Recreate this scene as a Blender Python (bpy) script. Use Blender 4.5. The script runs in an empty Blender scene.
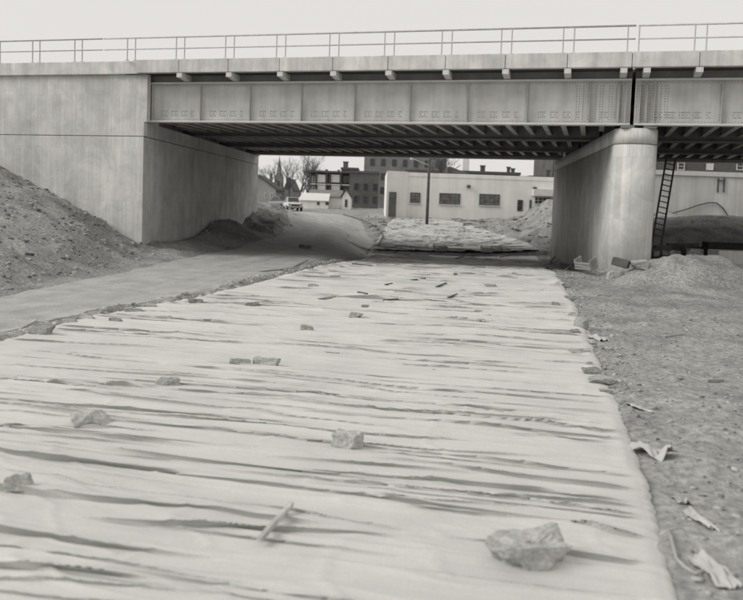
import bpy, bmesh, math, random
import numpy as np
from mathutils import Vector, Matrix, noise as mnoise

scene = bpy.context.scene
COL = scene.collection
PI = math.pi

# ------------------------------------------------------------------ camera
HC = 2.6
PITCH, ROLL = math.radians(3.5), math.radians(2.0)
FPX, PW, PH, SH = 800.0, 743.0, 600.0, 45.0
_f = Vector((0, math.cos(PITCH), -math.sin(PITCH)))
_r0 = Vector((1, 0, 0)); _u0 = _r0.cross(_f)
_r = _r0 * math.cos(ROLL) + _u0 * math.sin(ROLL)
_u = -_r0 * math.sin(ROLL) + _u0 * math.cos(ROLL)
cam_data = bpy.data.cameras.new('camera')
cam = bpy.data.objects.new('camera', cam_data); COL.objects.link(cam)
cam.matrix_world = Matrix((( _r.x, _u.x, -_f.x, 0), (_r.y, _u.y, -_f.y, 0), (_r.z, _u.z, -_f.z, HC), (0, 0, 0, 1)))
cam_data.sensor_fit = 'HORIZONTAL'; cam_data.sensor_width = 36.0
cam_data.lens = 36.0 * FPX / PW
cam_data.shift_y = -SH / PW
cam_data.clip_start = 0.1; cam_data.clip_end = 9000
cam_data.dof.use_dof = True; cam_data.dof.focus_distance = 19.0; cam_data.dof.aperture_fstop = 1.3
scene.camera = cam

# ------------------------------------------------------------------ world, sun, exposure
SUN_EL, SUN_AZ = math.radians(36), math.radians(-103)      # from the left, a little behind the camera
w = bpy.data.worlds.new("World"); scene.world = w; w.use_nodes = True
nt = w.node_tree; nt.nodes.clear()
out = nt.nodes.new('ShaderNodeOutputWorld'); bg = nt.nodes.new('ShaderNodeBackground')
sky = nt.nodes.new('ShaderNodeTexSky'); sky.sky_type = 'NISHITA'; sky.sun_disc = False
sky.sun_elevation = SUN_EL; sky.sun_rotation = SUN_AZ; sky.air_density = 1.0; sky.dust_density = 3.0
bw = nt.nodes.new('ShaderNodeRGBToBW'); mix = nt.nodes.new('ShaderNodeMix'); mix.data_type = 'RGBA'
mix.inputs[0].default_value = 0.9
mix.inputs[7].default_value = (6.8, 6.62, 6.4, 1)
nt.links.new(sky.outputs[0], bw.inputs[0]); nt.links.new(bw.outputs[0], mix.inputs[6])
nt.links.new(mix.outputs[2], bg.inputs[0]); bg.inputs[1].default_value = 0.12
nt.links.new(bg.outputs[0], out.inputs[0])
sd = bpy.data.lights.new('sun', 'SUN'); so = bpy.data.objects.new('sun', sd); COL.objects.link(so)
sd.energy = 1.75; sd.angle = math.radians(28); sd.color = (1, 0.985, 0.96)
sdir = Vector((math.sin(SUN_AZ) * math.cos(SUN_EL), math.cos(SUN_AZ) * math.cos(SUN_EL), math.sin(SUN_EL)))
so.rotation_euler = sdir.to_track_quat('Z', 'Y').to_euler()
scene.view_settings.view_transform = 'Standard'; scene.view_settings.look = 'None'
scene.view_settings.exposure = 0.0; scene.view_settings.gamma = 1.0
scene.view_settings.use_curve_mapping = False

# ------------------------------------------------------------------ numpy noise
_rs = np.random.RandomState(7); _T = _rs.rand(256, 256)
def vnoise(x, y):
    x = np.asarray(x, float); y = np.asarray(y, float)
    xi = np.floor(x).astype(int); yi = np.floor(y).astype(int); fx = x - xi; fy = y - yi
    fx = fx * fx * (3 - 2 * fx); fy = fy * fy * (3 - 2 * fy)
    a = _T[xi & 255, yi & 255]; b = _T[(xi + 1) & 255, yi & 255]
    c = _T[xi & 255, (yi + 1) & 255]; d = _T[(xi + 1) & 255, (yi + 1) & 255]
    return (a * (1 - fx) + b * fx) * (1 - fy) + (c * (1 - fx) + d * fx) * fy - 0.5
def fbm(x, y, o=4, seed=0):
    s = 0; a = 1.0
    for i in range(o):
        s = s + a * vnoise(x * 2 ** i + 17.3 * i + seed * 5.1, y * 2 ** i + 9.7 * i + seed * 3.3); a *= 0.5
    return s
def ss(a, b, x):
    t = np.clip((np.asarray(x, float) - a) / (b - a), 0, 1); return t * t * (3 - 2 * t)

# ------------------------------------------------------------------ terrain
LE = np.array([(2, -8.8), (14.3, -6.35), (16, -6.15), (18, -5.65), (21.2, -4.5), (30.4, -2.7), (36.5, -1.4), (43, -.7), (51, -.15), (57, .0)])
RE = np.array([(2, 1.6), (5.5, 2.22), (8.4, 2.94), (10, 3.29), (12.1, 3.72), (16.4, 4.57), (22.6, 5.82), (30.9, 7.32), (41, 9.1), (51, 10.9), (57, 11.8)])
def xl(y): return np.interp(y, LE[:, 0], LE[:, 1])
def xr(y): return np.interp(y, RE[:, 0], RE[:, 1])
def ystep(x): return 56.7 + 0.04 * np.asarray(x, float)
def yend(x): return 55.0 + 0.1 * np.asarray(x, float)
def G(x, y, cx, cy, rx, ry, h, rot=0.0):
    c, s = math.cos(rot), math.sin(rot); dx = x - cx; dy = y - cy
    u = (dx * c + dy * s) / rx; v = (-dx * s + dy * c) / ry
    return h * np.exp(-(u * u + v * v))
def base(x, y):
    x = np.asarray(x, float); y = np.asarray(y, float)
    z = 1.6 * ss(44, 82, y) + 0.6 * ss(80, 130, y)
    # bank of the far covered strip
    rb = np.interp(y, [48, 57], [10.6, 12.8])
    m = ss(-3.2, 0.1, x) * (1 - ss(0, 1.4, x - rb)); k = ss(0, .3, y - ystep(x))
    z = z - m * ((1.6 * ss(44, 82, y) + .50 * ss(32, 45, y) + .27 * ss(45, 53, y) + .06 * vnoise(x * .5, y * .3)) * (1 - k) + k * .92 * (1 - ss(62, 78, y)))
    # left embankment in front of the wing wall
    z = z + np.clip(0.47 * (-9.75 - x + 0.5 * fbm(x * .4, y * .4, 3, 2)), 0, 5.2) * ss(12, 19, y) * (1 - ss(38.5, 44, y) * (x > -12)) * (1 - ss(60, 75, y))
    z = z + G(x, y, -11.8, 30.5, 1.6, 3.4, .35) + G(x, y, -14.2, 34, 1.6, 2.0, .5)
    # heaps behind the abutment
    z = z + G(x, y, -10.4, 63, 4.4, 8, 1.75, -0.2) + G(x, y, -8.8, 49, 1.9, 3.0, 1.15)
    z = z + G(x, y, -9.6, 43, 1.0, 7, .45)
    # right bank: ridge by the pier, hollow, heap
    z = z + G(x, y, 16.0, 32.0, 4.8, 3.0, .55) + G(x, y, 12.3, 31.4, 2.0, 2.3, .70) + G(x, y, 10.7, 30.6, 1.2, 1.2, .42) + G(x, y, 14, 31, 6, 3.5, .6) * fbm(x * .9, y * .9, 3, 4)
    z = z + 1.5 * ss(42, 50, y) * ss(13.8, 16, x) + G(x, y, 23, 53, 5, 4, 1.0)
    # mound right of the far strip
    z = z + G(x, y, 18.0, 67, 6.5, 8, 1.2, -0.25) + G(x, y, 12.6, 64, 2.3, 6, .5)
    return z
def infab(x, y):
    a = ss(-.1, .3, x - xl(y)) * (1 - ss(-.3, .12, x - xr(y))) * (1 - ss(-.4, 0, y - yend(x)))
    return a
XL2 = np.array([(56, -.1), (64, .55), (71, 1.2), (77, 2.4)]); XR2 = np.array([(56, 12.2), (60, 11.6), (65, 10.5), (73, 8.6), (77, 6.7)])
def infab2(x, y):
    l = np.interp(y, XL2[:, 0], XL2[:, 1]); r = np.interp(y, XR2[:, 0], XR2[:, 1])
    return ss(0, .5, x - l) * (1 - ss(-.5, 0, x - r)) * ss(0, .3, y - ystep(x)) * (1 - ss(75, 77, y))
ROADC = np.array([(2, -9.6), (14, -8.2), (20, -7.2), (30, -6.0), (40, -4.9), (50, -3.3), (60, -3.0), (72, -4.4), (84, -8.0), (95, -12.5), (120, -24)])
def onroad(x, y):
    c = np.interp(y, ROADC[:, 0], ROADC[:, 1]); hw = np.interp(y, [2, 18, 30, 45, 60, 90], [1.8, 1.7, 2.3, 3.0, 3.2, 3.6])
    return 1 - ss(0, .7, np.abs(x - c) - hw)
def height(x, y):
    x = np.asarray(x, float); y = np.asarray(y, float)
    z = base(x, y)
    fa = np.maximum(infab(x, y), infab2(x, y)); rd = onroad(x, y)
    rough = (1 - fa) * (1 - .8 * rd)
    near = 1 - ss(90, 160, y)
    emb = ss(.2, 1.2, np.clip(-9.75 - x, 0, 9)) * (y > 14) * (y < 75)
    n = fbm(x * .35, y * .35, 3) * .13 + fbm(x * 1.6, y * 1.6, 4, 3) * .085 + np.abs(fbm(x * 4.5, y * 4.5, 2, 5)) * .05
    n = n + vnoise(x * .7, y * 2.4) * .05 + np.clip(vnoise(x * 2.3 + 5, y * 2.3), .12, 1) * .18
    mnd = ss(8.5, 12, x) * ss(57, 62, y) * (1 - ss(76, 82, y))
    n = n + mnd * (fbm(x * .9, y * .9, 4, 15) * .55 + np.abs(fbm(x * 2.2, y * 2.2, 3, 16)) * .25)
    mnl = (1 - ss(-7, -5, x)) * ss(50, 56, y) * (1 - ss(76, 82, y)); n = n + mnl * fbm(x * 1.1, y * 1.1, 4, 17) * .5
    n = n + emb * (fbm(x * 1.1, y * 1.1, 4, 8) * .34)
    z = z + n * rough * near
    # low kerb of spoil between the dirt road and the cover
    d = xl(y) - .15 - x
    z = z + .10 * np.exp(-(d / .28) ** 2) * (1 - ss(36, 42, y)) * (1 + 1.2 * fbm(x * 2, y * 2, 2, 4))
    # wheel ruts in the road
    c = np.interp(y, ROADC[:, 0], ROADC[:, 1])
    ph = (x - c)
    z = z + rd * (.03 * vnoise(ph * 5 + .3 * np.sin(y * .21), y * .12) + .03 * vnoise(ph * 14, y * .2 + 9) - .03 * (np.exp(-((np.abs(ph) - .8) / .25) ** 2)))
    return z - fa * .07
def hz(x, y): return float(height(np.array([x]), np.array([y]))[0])
def hb(x, y): return float(base(np.array([x]), np.array([y]))[0])
def axis(segs):
    o = [segs[0][0]]
    for a, b, st in segs:
        n = max(1, int(round((b - a) / st))); o += list(a + (b - a) * (np.arange(1, n + 1) / n))
    return np.array(o)

def tri_mesh(name, verts, faces):
    me = bpy.data.meshes.new(name); me.from_pydata(verts, [], faces); me.update(); return me
def np_mesh(name, V, Fq):
    me = bpy.data.meshes.new(name)
    V = np.asarray(V, np.float32); Fq = np.asarray(Fq, np.int32); k = Fq.shape[1]
    me.vertices.add(len(V)); me.vertices.foreach_set('co', V.ravel())
    me.loops.add(Fq.size); me.loops.foreach_set('vertex_index', Fq.ravel())
    me.polygons.add(len(Fq)); me.polygons.foreach_set('loop_start', np.arange(len(Fq)) * k)
    me.polygons.foreach_set('loop_total', np.full(len(Fq), k)); me.update(calc_edges=True); me.validate()
    return me
def grid_faces(nr, nc):
    i = np.arange(nr - 1)[:, None] * nc + np.arange(nc - 1)[None]; i = i.ravel()
    return np.stack([i, i + 1, i + nc + 1, i + nc], 1)

# ------------------------------------------------------------------ materials (black and white print tones)
def gcol(v): return (v, v * .992, v * .955, 1)
def mat(name, v, rough=.85, var=.25, scale=3.0, bump=.2, bscale=40., bdist=.01, streak=0.0, vein=None, metallic=0, spec=.3, coords='Object', fine=0.0, fscale=60):
    m = bpy.data.materials.new(name); m.use_nodes = True; n = m.node_tree.nodes; l = m.node_tree.links
    b = n['Principled BSDF']; b.inputs['Roughness'].default_value = rough
    b.inputs['Metallic'].default_value = metallic; b.inputs['Specular IOR Level'].default_value = spec
    tc = n.new('ShaderNodeTexCoord'); src = tc.outputs[coords]
    t = n.new('ShaderNodeTexNoise'); t.inputs['Scale'].default_value = scale; t.inputs['Detail'].default_value = 7; t.inputs['Roughness'].default_value = .62
    l.new(src, t.inputs['Vector'])
    r = n.new('ShaderNodeMapRange'); r.inputs[1].default_value = .3; r.inputs[2].default_value = .7
    r.inputs[3].default_value = v * (1 - var); r.inputs[4].default_value = v * (1 + var); l.new(t.outputs[0], r.inputs[0])
    val = r.outputs[0]
    def mul(a, bb):
        q = n.new('ShaderNodeMath'); q.operation = 'MULTIPLY'; l.new(a, q.inputs[0]); l.new(bb, q.inputs[1]); return q.outputs[0]
    def layer(vec_scale, sc, amt, lo=.35, hi=.65, det=5):
        mp = n.new('ShaderNodeMapping'); mp.inputs['Scale'].default_value = vec_scale; l.new(src, mp.inputs[0])
        t2 = n.new('ShaderNodeTexNoise'); t2.inputs['Scale'].default_value = sc; t2.inputs['Detail'].default_value = det; l.new(mp.outputs[0], t2.inputs['Vector'])
        r2 = n.new('ShaderNodeMapRange'); r2.inputs[1].default_value = lo; r2.inputs[2].default_value = hi
        r2.inputs[3].default_value = 1 - amt; r2.inputs[4].default_value = 1 + amt * .5; l.new(t2.outputs[0], r2.inputs[0]); return r2.outputs[0]
    if streak: val = mul(val, layer((1, 1, .07), 1.6, streak)); val = mul(val, layer((1, 1, .03), 7, streak * .6))
    if fine: val = mul(val, layer((1, 1, 1), fscale, fine, .3, .7, 2))
    if vein: val = mul(val, layer(vein, 1.0, .25))
    cmb = n.new('ShaderNodeCombineColor')
    for k, f in enumerate((1, .992, .955)):
        q = n.new('ShaderNodeMath'); q.operation = 'MULTIPLY'; q.inputs[1].default_value = f; l.new(val, q.inputs[0]); l.new(q.outputs[0], cmb.inputs[k])
    l.new(cmb.outputs[0], b.inputs['Base Color'])
    if bump:
        tb = n.new('ShaderNodeTexNoise'); tb.inputs['Scale'].default_value = bscale; tb.inputs['Detail'].default_value = 6; l.new(src, tb.inputs['Vector'])
        bp = n.new('ShaderNodeBump'); bp.inputs['Strength'].default_value = bump; bp.inputs['Distance'].default_value = bdist
        l.new(tb.outputs[0], bp.inputs['Height']); l.new(bp.outputs[0], b.inputs['Normal'])
    return m
def board_marks(m, wdt=.21, amt=.87):
    n = m.node_tree.nodes; l = m.node_tree.links; b = n['Principled BSDF']
    tc = n.new('ShaderNodeTexCoord'); sp = n.new('ShaderNodeSeparateXYZ'); l.new(tc.outputs['Object'], sp.inputs[0])
    ad = n.new('ShaderNodeMath'); ad.operation = 'ADD'; l.new(sp.outputs[0], ad.inputs[0]); l.new(sp.outputs[1], ad.inputs[1])
    cb = n.new('ShaderNodeCombineXYZ'); l.new(ad.outputs[0], cb.inputs[0]); l.new(sp.outputs[2], cb.inputs[1])
    br = n.new('ShaderNodeTexBrick'); br.offset = .37; br.inputs['Scale'].default_value = 1; br.inputs['Brick Width'].default_value = wdt; br.inputs['Row Height'].default_value = 2.44
    br.inputs['Mortar Size'].default_value = .016; br.inputs['Mortar Smooth'].default_value = .4
    br.inputs['Color1'].default_value = (1, 1, 1, 1); br.inputs['Color2'].default_value = (.93, .93, .93, 1); br.inputs['Mortar'].default_value = (amt, amt, amt, 1)
    l.new(cb.outputs[0], br.inputs['Vector'])
    # small pits and wandering stains
    vo = n.new('ShaderNodeTexVoronoi'); vo.inputs['Scale'].default_value = 2.3; l.new(tc.outputs['Object'], vo.inputs['Vector'])
    mr = n.new('ShaderNodeMapRange'); mr.inputs[1].default_value = .02; mr.inputs[2].default_value = .07; mr.inputs[3].default_value = .62; mr.inputs[4].default_value = 1; l.new(vo.outputs['Distance'], mr.inputs[0])
    no = n.new('ShaderNodeTexNoise'); no.inputs['Scale'].default_value = .8; no.inputs['Detail'].default_value = 9; no.inputs['Roughness'].default_value = .7; no.inputs['Distortion'].default_value = 1.2; l.new(tc.outputs['Object'], no.inputs['Vector'])
    m2 = n.new('ShaderNodeMapRange'); m2.inputs[1].default_value = .38; m2.inputs[2].default_value = .6; m2.inputs[3].default_value = .86; m2.inputs[4].default_value = 1.04; l.new(no.outputs[0], m2.inputs[0])
    q = n.new('ShaderNodeMath'); q.operation = 'MULTIPLY'; l.new(mr.outputs[0], q.inputs[0]); l.new(m2.outputs[0], q.inputs[1])
    old = b.inputs['Base Color'].links[0].from_socket
    for sk in (br.outputs['Color'], q.outputs[0]):
        mx = n.new('ShaderNodeMix'); mx.data_type = 'RGBA'; mx.blend_type = 'MULTIPLY'; mx.inputs[0].default_value = 1
        l.new(old, mx.inputs[6]); l.new(sk, mx.inputs[7]); old = mx.outputs[2]
    l.new(old, b.inputs['Base Color'])
def brick_mat(name, v, mortar, sc=1.0, axis_xz=True):
    m = mat(name, v, .9, .25, .35, .15, 20)
    n = m.node_tree.nodes; l = m.node_tree.links; b = n['Principled BSDF']
    tc = n.new('ShaderNodeTexCoord'); sp = n.new('ShaderNodeSeparateXYZ'); l.new(tc.outputs['Object'], sp.inputs[0])
    ad = n.new('ShaderNodeMath'); ad.operation = 'ADD'; l.new(sp.outputs[0], ad.inputs[0]); l.new(sp.outputs[1], ad.inputs[1])
    cb = n.new('ShaderNodeCombineXYZ'); l.new(ad.outputs[0], cb.inputs[0]); l.new(sp.outputs[2], cb.inputs[1])
    br = n.new('ShaderNodeTexBrick'); br.inputs['Scale'].default_value = sc; br.inputs['Brick Width'].default_value = .24; br.inputs['Row Height'].default_value = .085
    br.inputs['Mortar Size'].default_value = .012
    br.inputs['Color1'].default_value = (1, 1, 1, 1); br.inputs['Color2'].default_value = (.7, .7, .7, 1); br.inputs['Mortar'].default_value = (mortar, mortar, mortar, 1)
    l.new(cb.outputs[0], br.inputs['Vector'])
    mx = n.new('ShaderNodeMix'); mx.data_type = 'RGBA'; mx.blend_type = 'MULTIPLY'; mx.inputs[0].default_value = 1
    old = b.inputs['Base Color'].links[0].from_socket
    l.new(old, mx.inputs[6]); l.new(br.outputs['Color'], mx.inputs[7]); l.new(mx.outputs[2], b.inputs['Base Color'])
    return m
M = {}
M['dirt'] = mat('dirt', .31, .95, .34, .5, .9, 14, .05, fine=.35, fscale=9)
M['dirt_dark'] = mat('dirt_dark', .2, .95, .4, 2.0, .9, 18, .04, fine=.3, fscale=14)
M['road'] = mat('road', .39, .9, .2, 1.0, .4, 22, .02, fine=.14, fscale=20)
M['fabric'] = mat('fabric', .56, .95, .09, .7, .25, 90, .004, fine=.07, fscale=60)
M['fabric_dirty'] = mat('fabric_dirty', .52, .9, .3, 1.1, .3, 50, .006, fine=.2, fscale=14)
M['concrete'] = mat('concrete', .66, .85, .15, .45, .25, 30, .006, streak=.10, fine=.06, fscale=25)
M['concrete_pale'] = mat('concrete_pale', .68, .85, .12, 1.2, .25, 30, .006, streak=.14)
board_marks(M['concrete']); board_marks(M['concrete_pale'], .6, .95)
M['rock'] = mat('rock', .44, .9, .25, 5, .6, 24, .012, fine=.25, fscale=30)
M['rock_dark'] = mat('rock_dark', .27, .9, .35, 6, .6, 24, .012, fine=.25, fscale=30)
M['rubble'] = mat('rubble', .38, .9, .35, 3, .5, 24, .01)
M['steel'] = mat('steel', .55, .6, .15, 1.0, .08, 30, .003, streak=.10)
M['steel_shaded'] = mat('steel_shaded', .22, .65, .2, 1.3, .1, 30, .003)  # same steel, darker: the shade under the deck is put into the colour
M['flange'] = mat('flange', .62, .55, .10, 1.5, .1, 30, .003)
M['beam'] = mat('beam', .62, .65, .15, 1.3, .1, 30, .003)
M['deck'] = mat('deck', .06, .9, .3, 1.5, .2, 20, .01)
M['rail'] = mat('rail', .55, .5, .15, 4, 0)
M['black'] = mat('black', .035, .9, .3, 5, .2, 20, .01)
M['rivet'] = mat('rivet', .40, .6, .2, 5, 0)  # darker than the girder steel: rust rings and rivet shadows put into the colour
M['joint'] = mat('joint', .2, .95, .2, 5, .1, 20, .01)
M['white_paint'] = mat('white_paint', .80, .8, .07, .5, .15, 20, .006, streak=.06)
M['grey_wall'] = mat('grey_wall', .62, .9, .12, .5, .15, 20, .006, streak=.12)
M['brick'] = brick_mat('brick', .15, .75)
M['brick_light'] = brick_mat('brick_light', .24, .85)
M['roof_dark'] = mat('roof_dark', .10, .9, .25, 1.5, .3, 12, .02)
M['roof_mid'] = mat('roof_mid', .2, .9, .25, 1.5, .3, 12, .02)
M['glass'] = mat('glass', .035, .12, .2, 2, 0, spec=.6)
M['glass_block'] = mat('glass_block', .16, .3, .45, 2.2, .3, 6, .02)
M['trim_dark'] = mat('trim_dark', .11, .7, .2, 3, .1, 20)
M['trim_white'] = mat('trim_white', .65, .7, .1, 3, 0)
M['wood'] = mat('wood', .34, .85, .25, 3, .3, 30, .005, vein=(2, 2, 30))
M['wood_dark'] = mat('wood_dark', .11, .85, .3, 3, .3, 30, .005)
M['bark'] = mat('bark', .12, .95, .3, 3, .5, 20, .02)
M['car_pale'] = mat('car_pale', .55, .3, .04, 1, 0, spec=.5)
M['car_grey'] = mat('car_grey', .22, .3, .04, 1, 0, spec=.5)
M['chrome'] = mat('chrome', .6, .2, .03, 1, 0, metallic=1)
M['tyre'] = mat('tyre', .03, .9, .2, 5, 0)
M['brick_loose'] = mat('brick_loose', .2, .9, .3, 9, .4, 30, .005)

# ------------------------------------------------------------------ helpers
def link(name, me, m, parent=None, smooth=False, loc=None):
    o = bpy.data.objects.new(name, me)
    if m is not None and not me.materials: me.materials.append(m)
    COL.objects.link(o)
    if parent is not None: o.parent = parent
    if loc is not None: o.location = loc
    if smooth: me.polygons.foreach_set('use_smooth', [True] * len(me.polygons))
    return o
def tag(o, label=None, cat=None, group=None, kind=None):
    if label: o['label'] = label
    if cat: o['category'] = cat
    if group: o['group'] = group
    if kind: o['kind'] = kind
    return o
def empty(name, loc=(0, 0, 0), rz=0.0, label=None, cat=None, group=None):
    o = bpy.data.objects.new(name, None); COL.objects.link(o); o.location = loc; o.rotation_euler = (0, 0, rz)
    o.empty_display_size = .3
    return tag(o, label, cat, group)
class MB:
    def __init__(s): s.v = []; s.f = []
    def box(s, x0, x1, y0, y1, z0, z1):
        k = len(s.v)
        s.v += [(x0, y0, z0), (x1, y0, z0), (x1, y1, z0), (x0, y1, z0), (x0, y0, z1), (x1, y0, z1), (x1, y1, z1), (x0, y1, z1)]
        s.f += [tuple(k + i for i in q) for q in ((0, 3, 2, 1), (4, 5, 6, 7), (0, 1, 5, 4), (1, 2, 6, 5), (2, 3, 7, 6), (3, 0, 4, 7))]
        return s
    def prism(s, pts, z0, z1):            # pts counter-clockwise in xy
        k = len(s.v); n = len(pts)
        s.v += [(p[0], p[1], z0) for p in pts] + [(p[0], p[1], z1) for p in pts]
        s.f += [tuple(k + i for i in range(n))[::-1], tuple(k + n + i for i in range(n))]
        for i in range(n):
            j = (i + 1) % n; s.f.append((k + i, k + j, k + n + j, k + n + i))
        return s
    def poly(s, pts, dvec):               # planar polygon pts extruded by dvec
        k = len(s.v); n = len(pts)
        s.v += [tuple(p) for p in pts] + [tuple(Vector(p) + Vector(dvec)) for p in pts]
        s.f += [tuple(k + i for i in range(n)), tuple(k + n + i for i in range(n))[::-1]]
        for i in range(n):
            j = (i + 1) % n; s.f.append((k + j, k + i, k + n + i, k + n + j))
        return s
    def tube(s, pts, r, n=6, r2=None):
        pts = [Vector(p) for p in pts]; k = len(s.v); m = len(pts); r2 = r if r2 is None else r2
        for i, p in enumerate(pts):
            d = (pts[min(i + 1, m - 1)] - pts[max(i - 1, 0)]).normalized()
            a = d.cross(Vector((0, 0, 1)) if abs(d.z) < .9 else Vector((1, 0, 0))).normalized(); b = d.cross(a)
            rr = r + (r2 - r) * i / max(1, m - 1)
            for j in range(n):
                t = 2 * PI * j / n; s.v.append(tuple(p + a * math.cos(t) * rr + b * math.sin(t) * rr))
        for i in range(m - 1):
            for j in range(n):
                jj = (j + 1) % n; s.f.append((k + i * n + j, k + i * n + jj, k + (i + 1) * n + jj, k + (i + 1) * n + j))
        s.f.append(tuple(k + j for j in range(n))[::-1]); s.f.append(tuple(k + (m - 1) * n + j for j in range(n)))
        return s
    def mesh(s, name, bevel=0):
        me = bpy.data.meshes.new(name); me.from_pydata(s.v, [], s.f)
        bm = bmesh.new(); bm.from_mesh(me); bmesh.ops.recalc_face_normals(bm, faces=bm.faces)
        if bevel: bmesh.ops.bevel(bm, geom=list(bm.edges), offset=bevel, segments=1, affect='EDGES')
        bm.to_mesh(me); bm.free(); return me
    def build(s, name, m, parent=None, bevel=0, smooth=False):
        return link(name, s.mesh(name, bevel), m, parent, smooth)
def copy_obj(o, parent=None, loc=None):
    c = o.copy(); COL.objects.link(c)
    if parent is not None: c.parent = parent
    if loc is not None: c.location = loc
    return c
def ray(px, py):
    a = (px - PW / 2) / FPX; b = -(py - PH / 2) / FPX - SH / FPX
    return _f + _r * a + _u * b
def at(px, py, H=hb):                     # point of the terrain seen at photo pixel (px, py)
    d = ray(px, py); t = 4.0; last = t
    while t < 400:
        p = Vector((0, 0, HC)) + d * t
        if p.z < H(p.x, p.y):
            lo, hi = last, t
            for _ in range(18):
                m_ = (lo + hi) / 2; p = Vector((0, 0, HC)) + d * m_
                if p.z < H(p.x, p.y): hi = m_
                else: lo = m_
            return Vector((0, 0, HC)) + d * hi
        last = t; t *= 1.012
    return Vector((0, 0, HC)) + d * 400
def aty(px, py, Y):
    d = ray(px, py); return Vector((0, 0, HC)) + d * (Y / d.y)

# ------------------------------------------------------------------ ground
gx = axis([(-3000, -600, 400), (-600, -120, 60), (-120, -40, 8), (-40, -20, .8), (-20, -12, .25), (-12, 26, .17), (26, 40, .8), (40, 120, 8), (120, 600, 60), (600, 3000, 400)])
gyv = axis([(-400, -40, 60), (-40, -4, 6), (-4, 3, 1), (3, 9, .09), (9, 20, .12), (20, 56.2, .19), (56.2, 57.8, .06), (57.8, 70, .22), (70, 100, .6), (100, 200, 5), (200, 600, 50), (600, 3600, 500)])
X, Y = np.meshgrid(gx, gyv); Z = height(X, Y)
gme = np_mesh('ground', np.stack([X.ravel(), Y.ravel(), Z.ravel()], 1), grid_faces(len(gyv), len(gx)))
tag(link('ground', gme, M['dirt'], smooth=True), kind='structure')
# dirt road laid as its own sheet just above the ground
ry = axis([(2, 60, .25), (60, 118, .7)]); ru = np.linspace(-1, 1, 40)
RV = np.zeros((len(ry), len(ru), 3))
for i, y in enumerate(ry):
    c = np.interp(y, ROADC[:, 0], ROADC[:, 1]); hw = np.interp(y, [2, 18, 30, 45, 60, 90], [2.0, 1.9, 2.5, 3.2, 3.4, 3.8])
    xx = c + ru * hw + .25 * vnoise(np.full(40, y * .8), np.sign(ru) * 3 + 5) * np.abs(ru) ** 6
    xx = np.minimum(xx, xl(y) - .3) if y < 46 else xx
    RV[i, :, 0] = xx; RV[i, :, 1] = y
RV[:, :, 2] = height(RV[:, :, 0], RV[:, :, 1]) + .022
RV[:, 0, 2] -= .06; RV[:, -1, 2] -= .06
tag(link('dirt_road', np_mesh('dirt_road', RV.reshape(-1, 3), grid_faces(len(ry), len(ru))), M['road'], smooth=True), kind='structure')

# ------------------------------------------------------------------ fabric covers
rnd = random.Random(11)
def fold_field(S, T, D, folds, tuck=True):
    h = np.zeros_like(S); dy = np.zeros_like(S)
    for (s0, t0, L, wd, A, sl, cv) in folds:
        q = (S - s0) / L
        tt = T - t0 - sl * (S - s0) - cv * np.sin(q * 2.2)
        msk = (np.abs(q) < 1) & (np.abs(tt) < wd * 14)
        if not msk.any(): continue
        qm = q[msk]; u = tt[msk] / (wd * (1 + .35 * np.sin(qm * 5 + s0)))
        win = np.clip(1 - qm * qm, 0, 1) ** 1.1 * (.88 + .3 * np.sin(qm * 7 + t0 * 3) * np.sin(qm * 3.1 + s0))
        # steep towards the camera, long soft back
        g_ = abs(math.sin(s0 * 91.7 + t0 * 13.1)); back = .62 * np.exp(-np.abs(u) * 1.1) + .38 * np.exp(-np.abs(u) * .3)
        if tuck and g_ > .22:             # cloth tucked over itself: a lip leaning over a narrow slot
            prof = np.where(u < 0, np.exp(-(np.abs(u) ** 1.7) * 1.9), back) - .95 * np.exp(-((u + 1.0) / .5) ** 2)
            dy[msk] -= (A * 1.15 + wd * .45) * win * np.exp(-((u - .25) / .62) ** 2)
            h[msk] += A * win * prof
        else:
            prof = np.where(u < 0, np.exp(-(np.abs(u) ** 1.8) * .8), back)
            h[msk] += A * .55 * win * prof
    return h, dy
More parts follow.
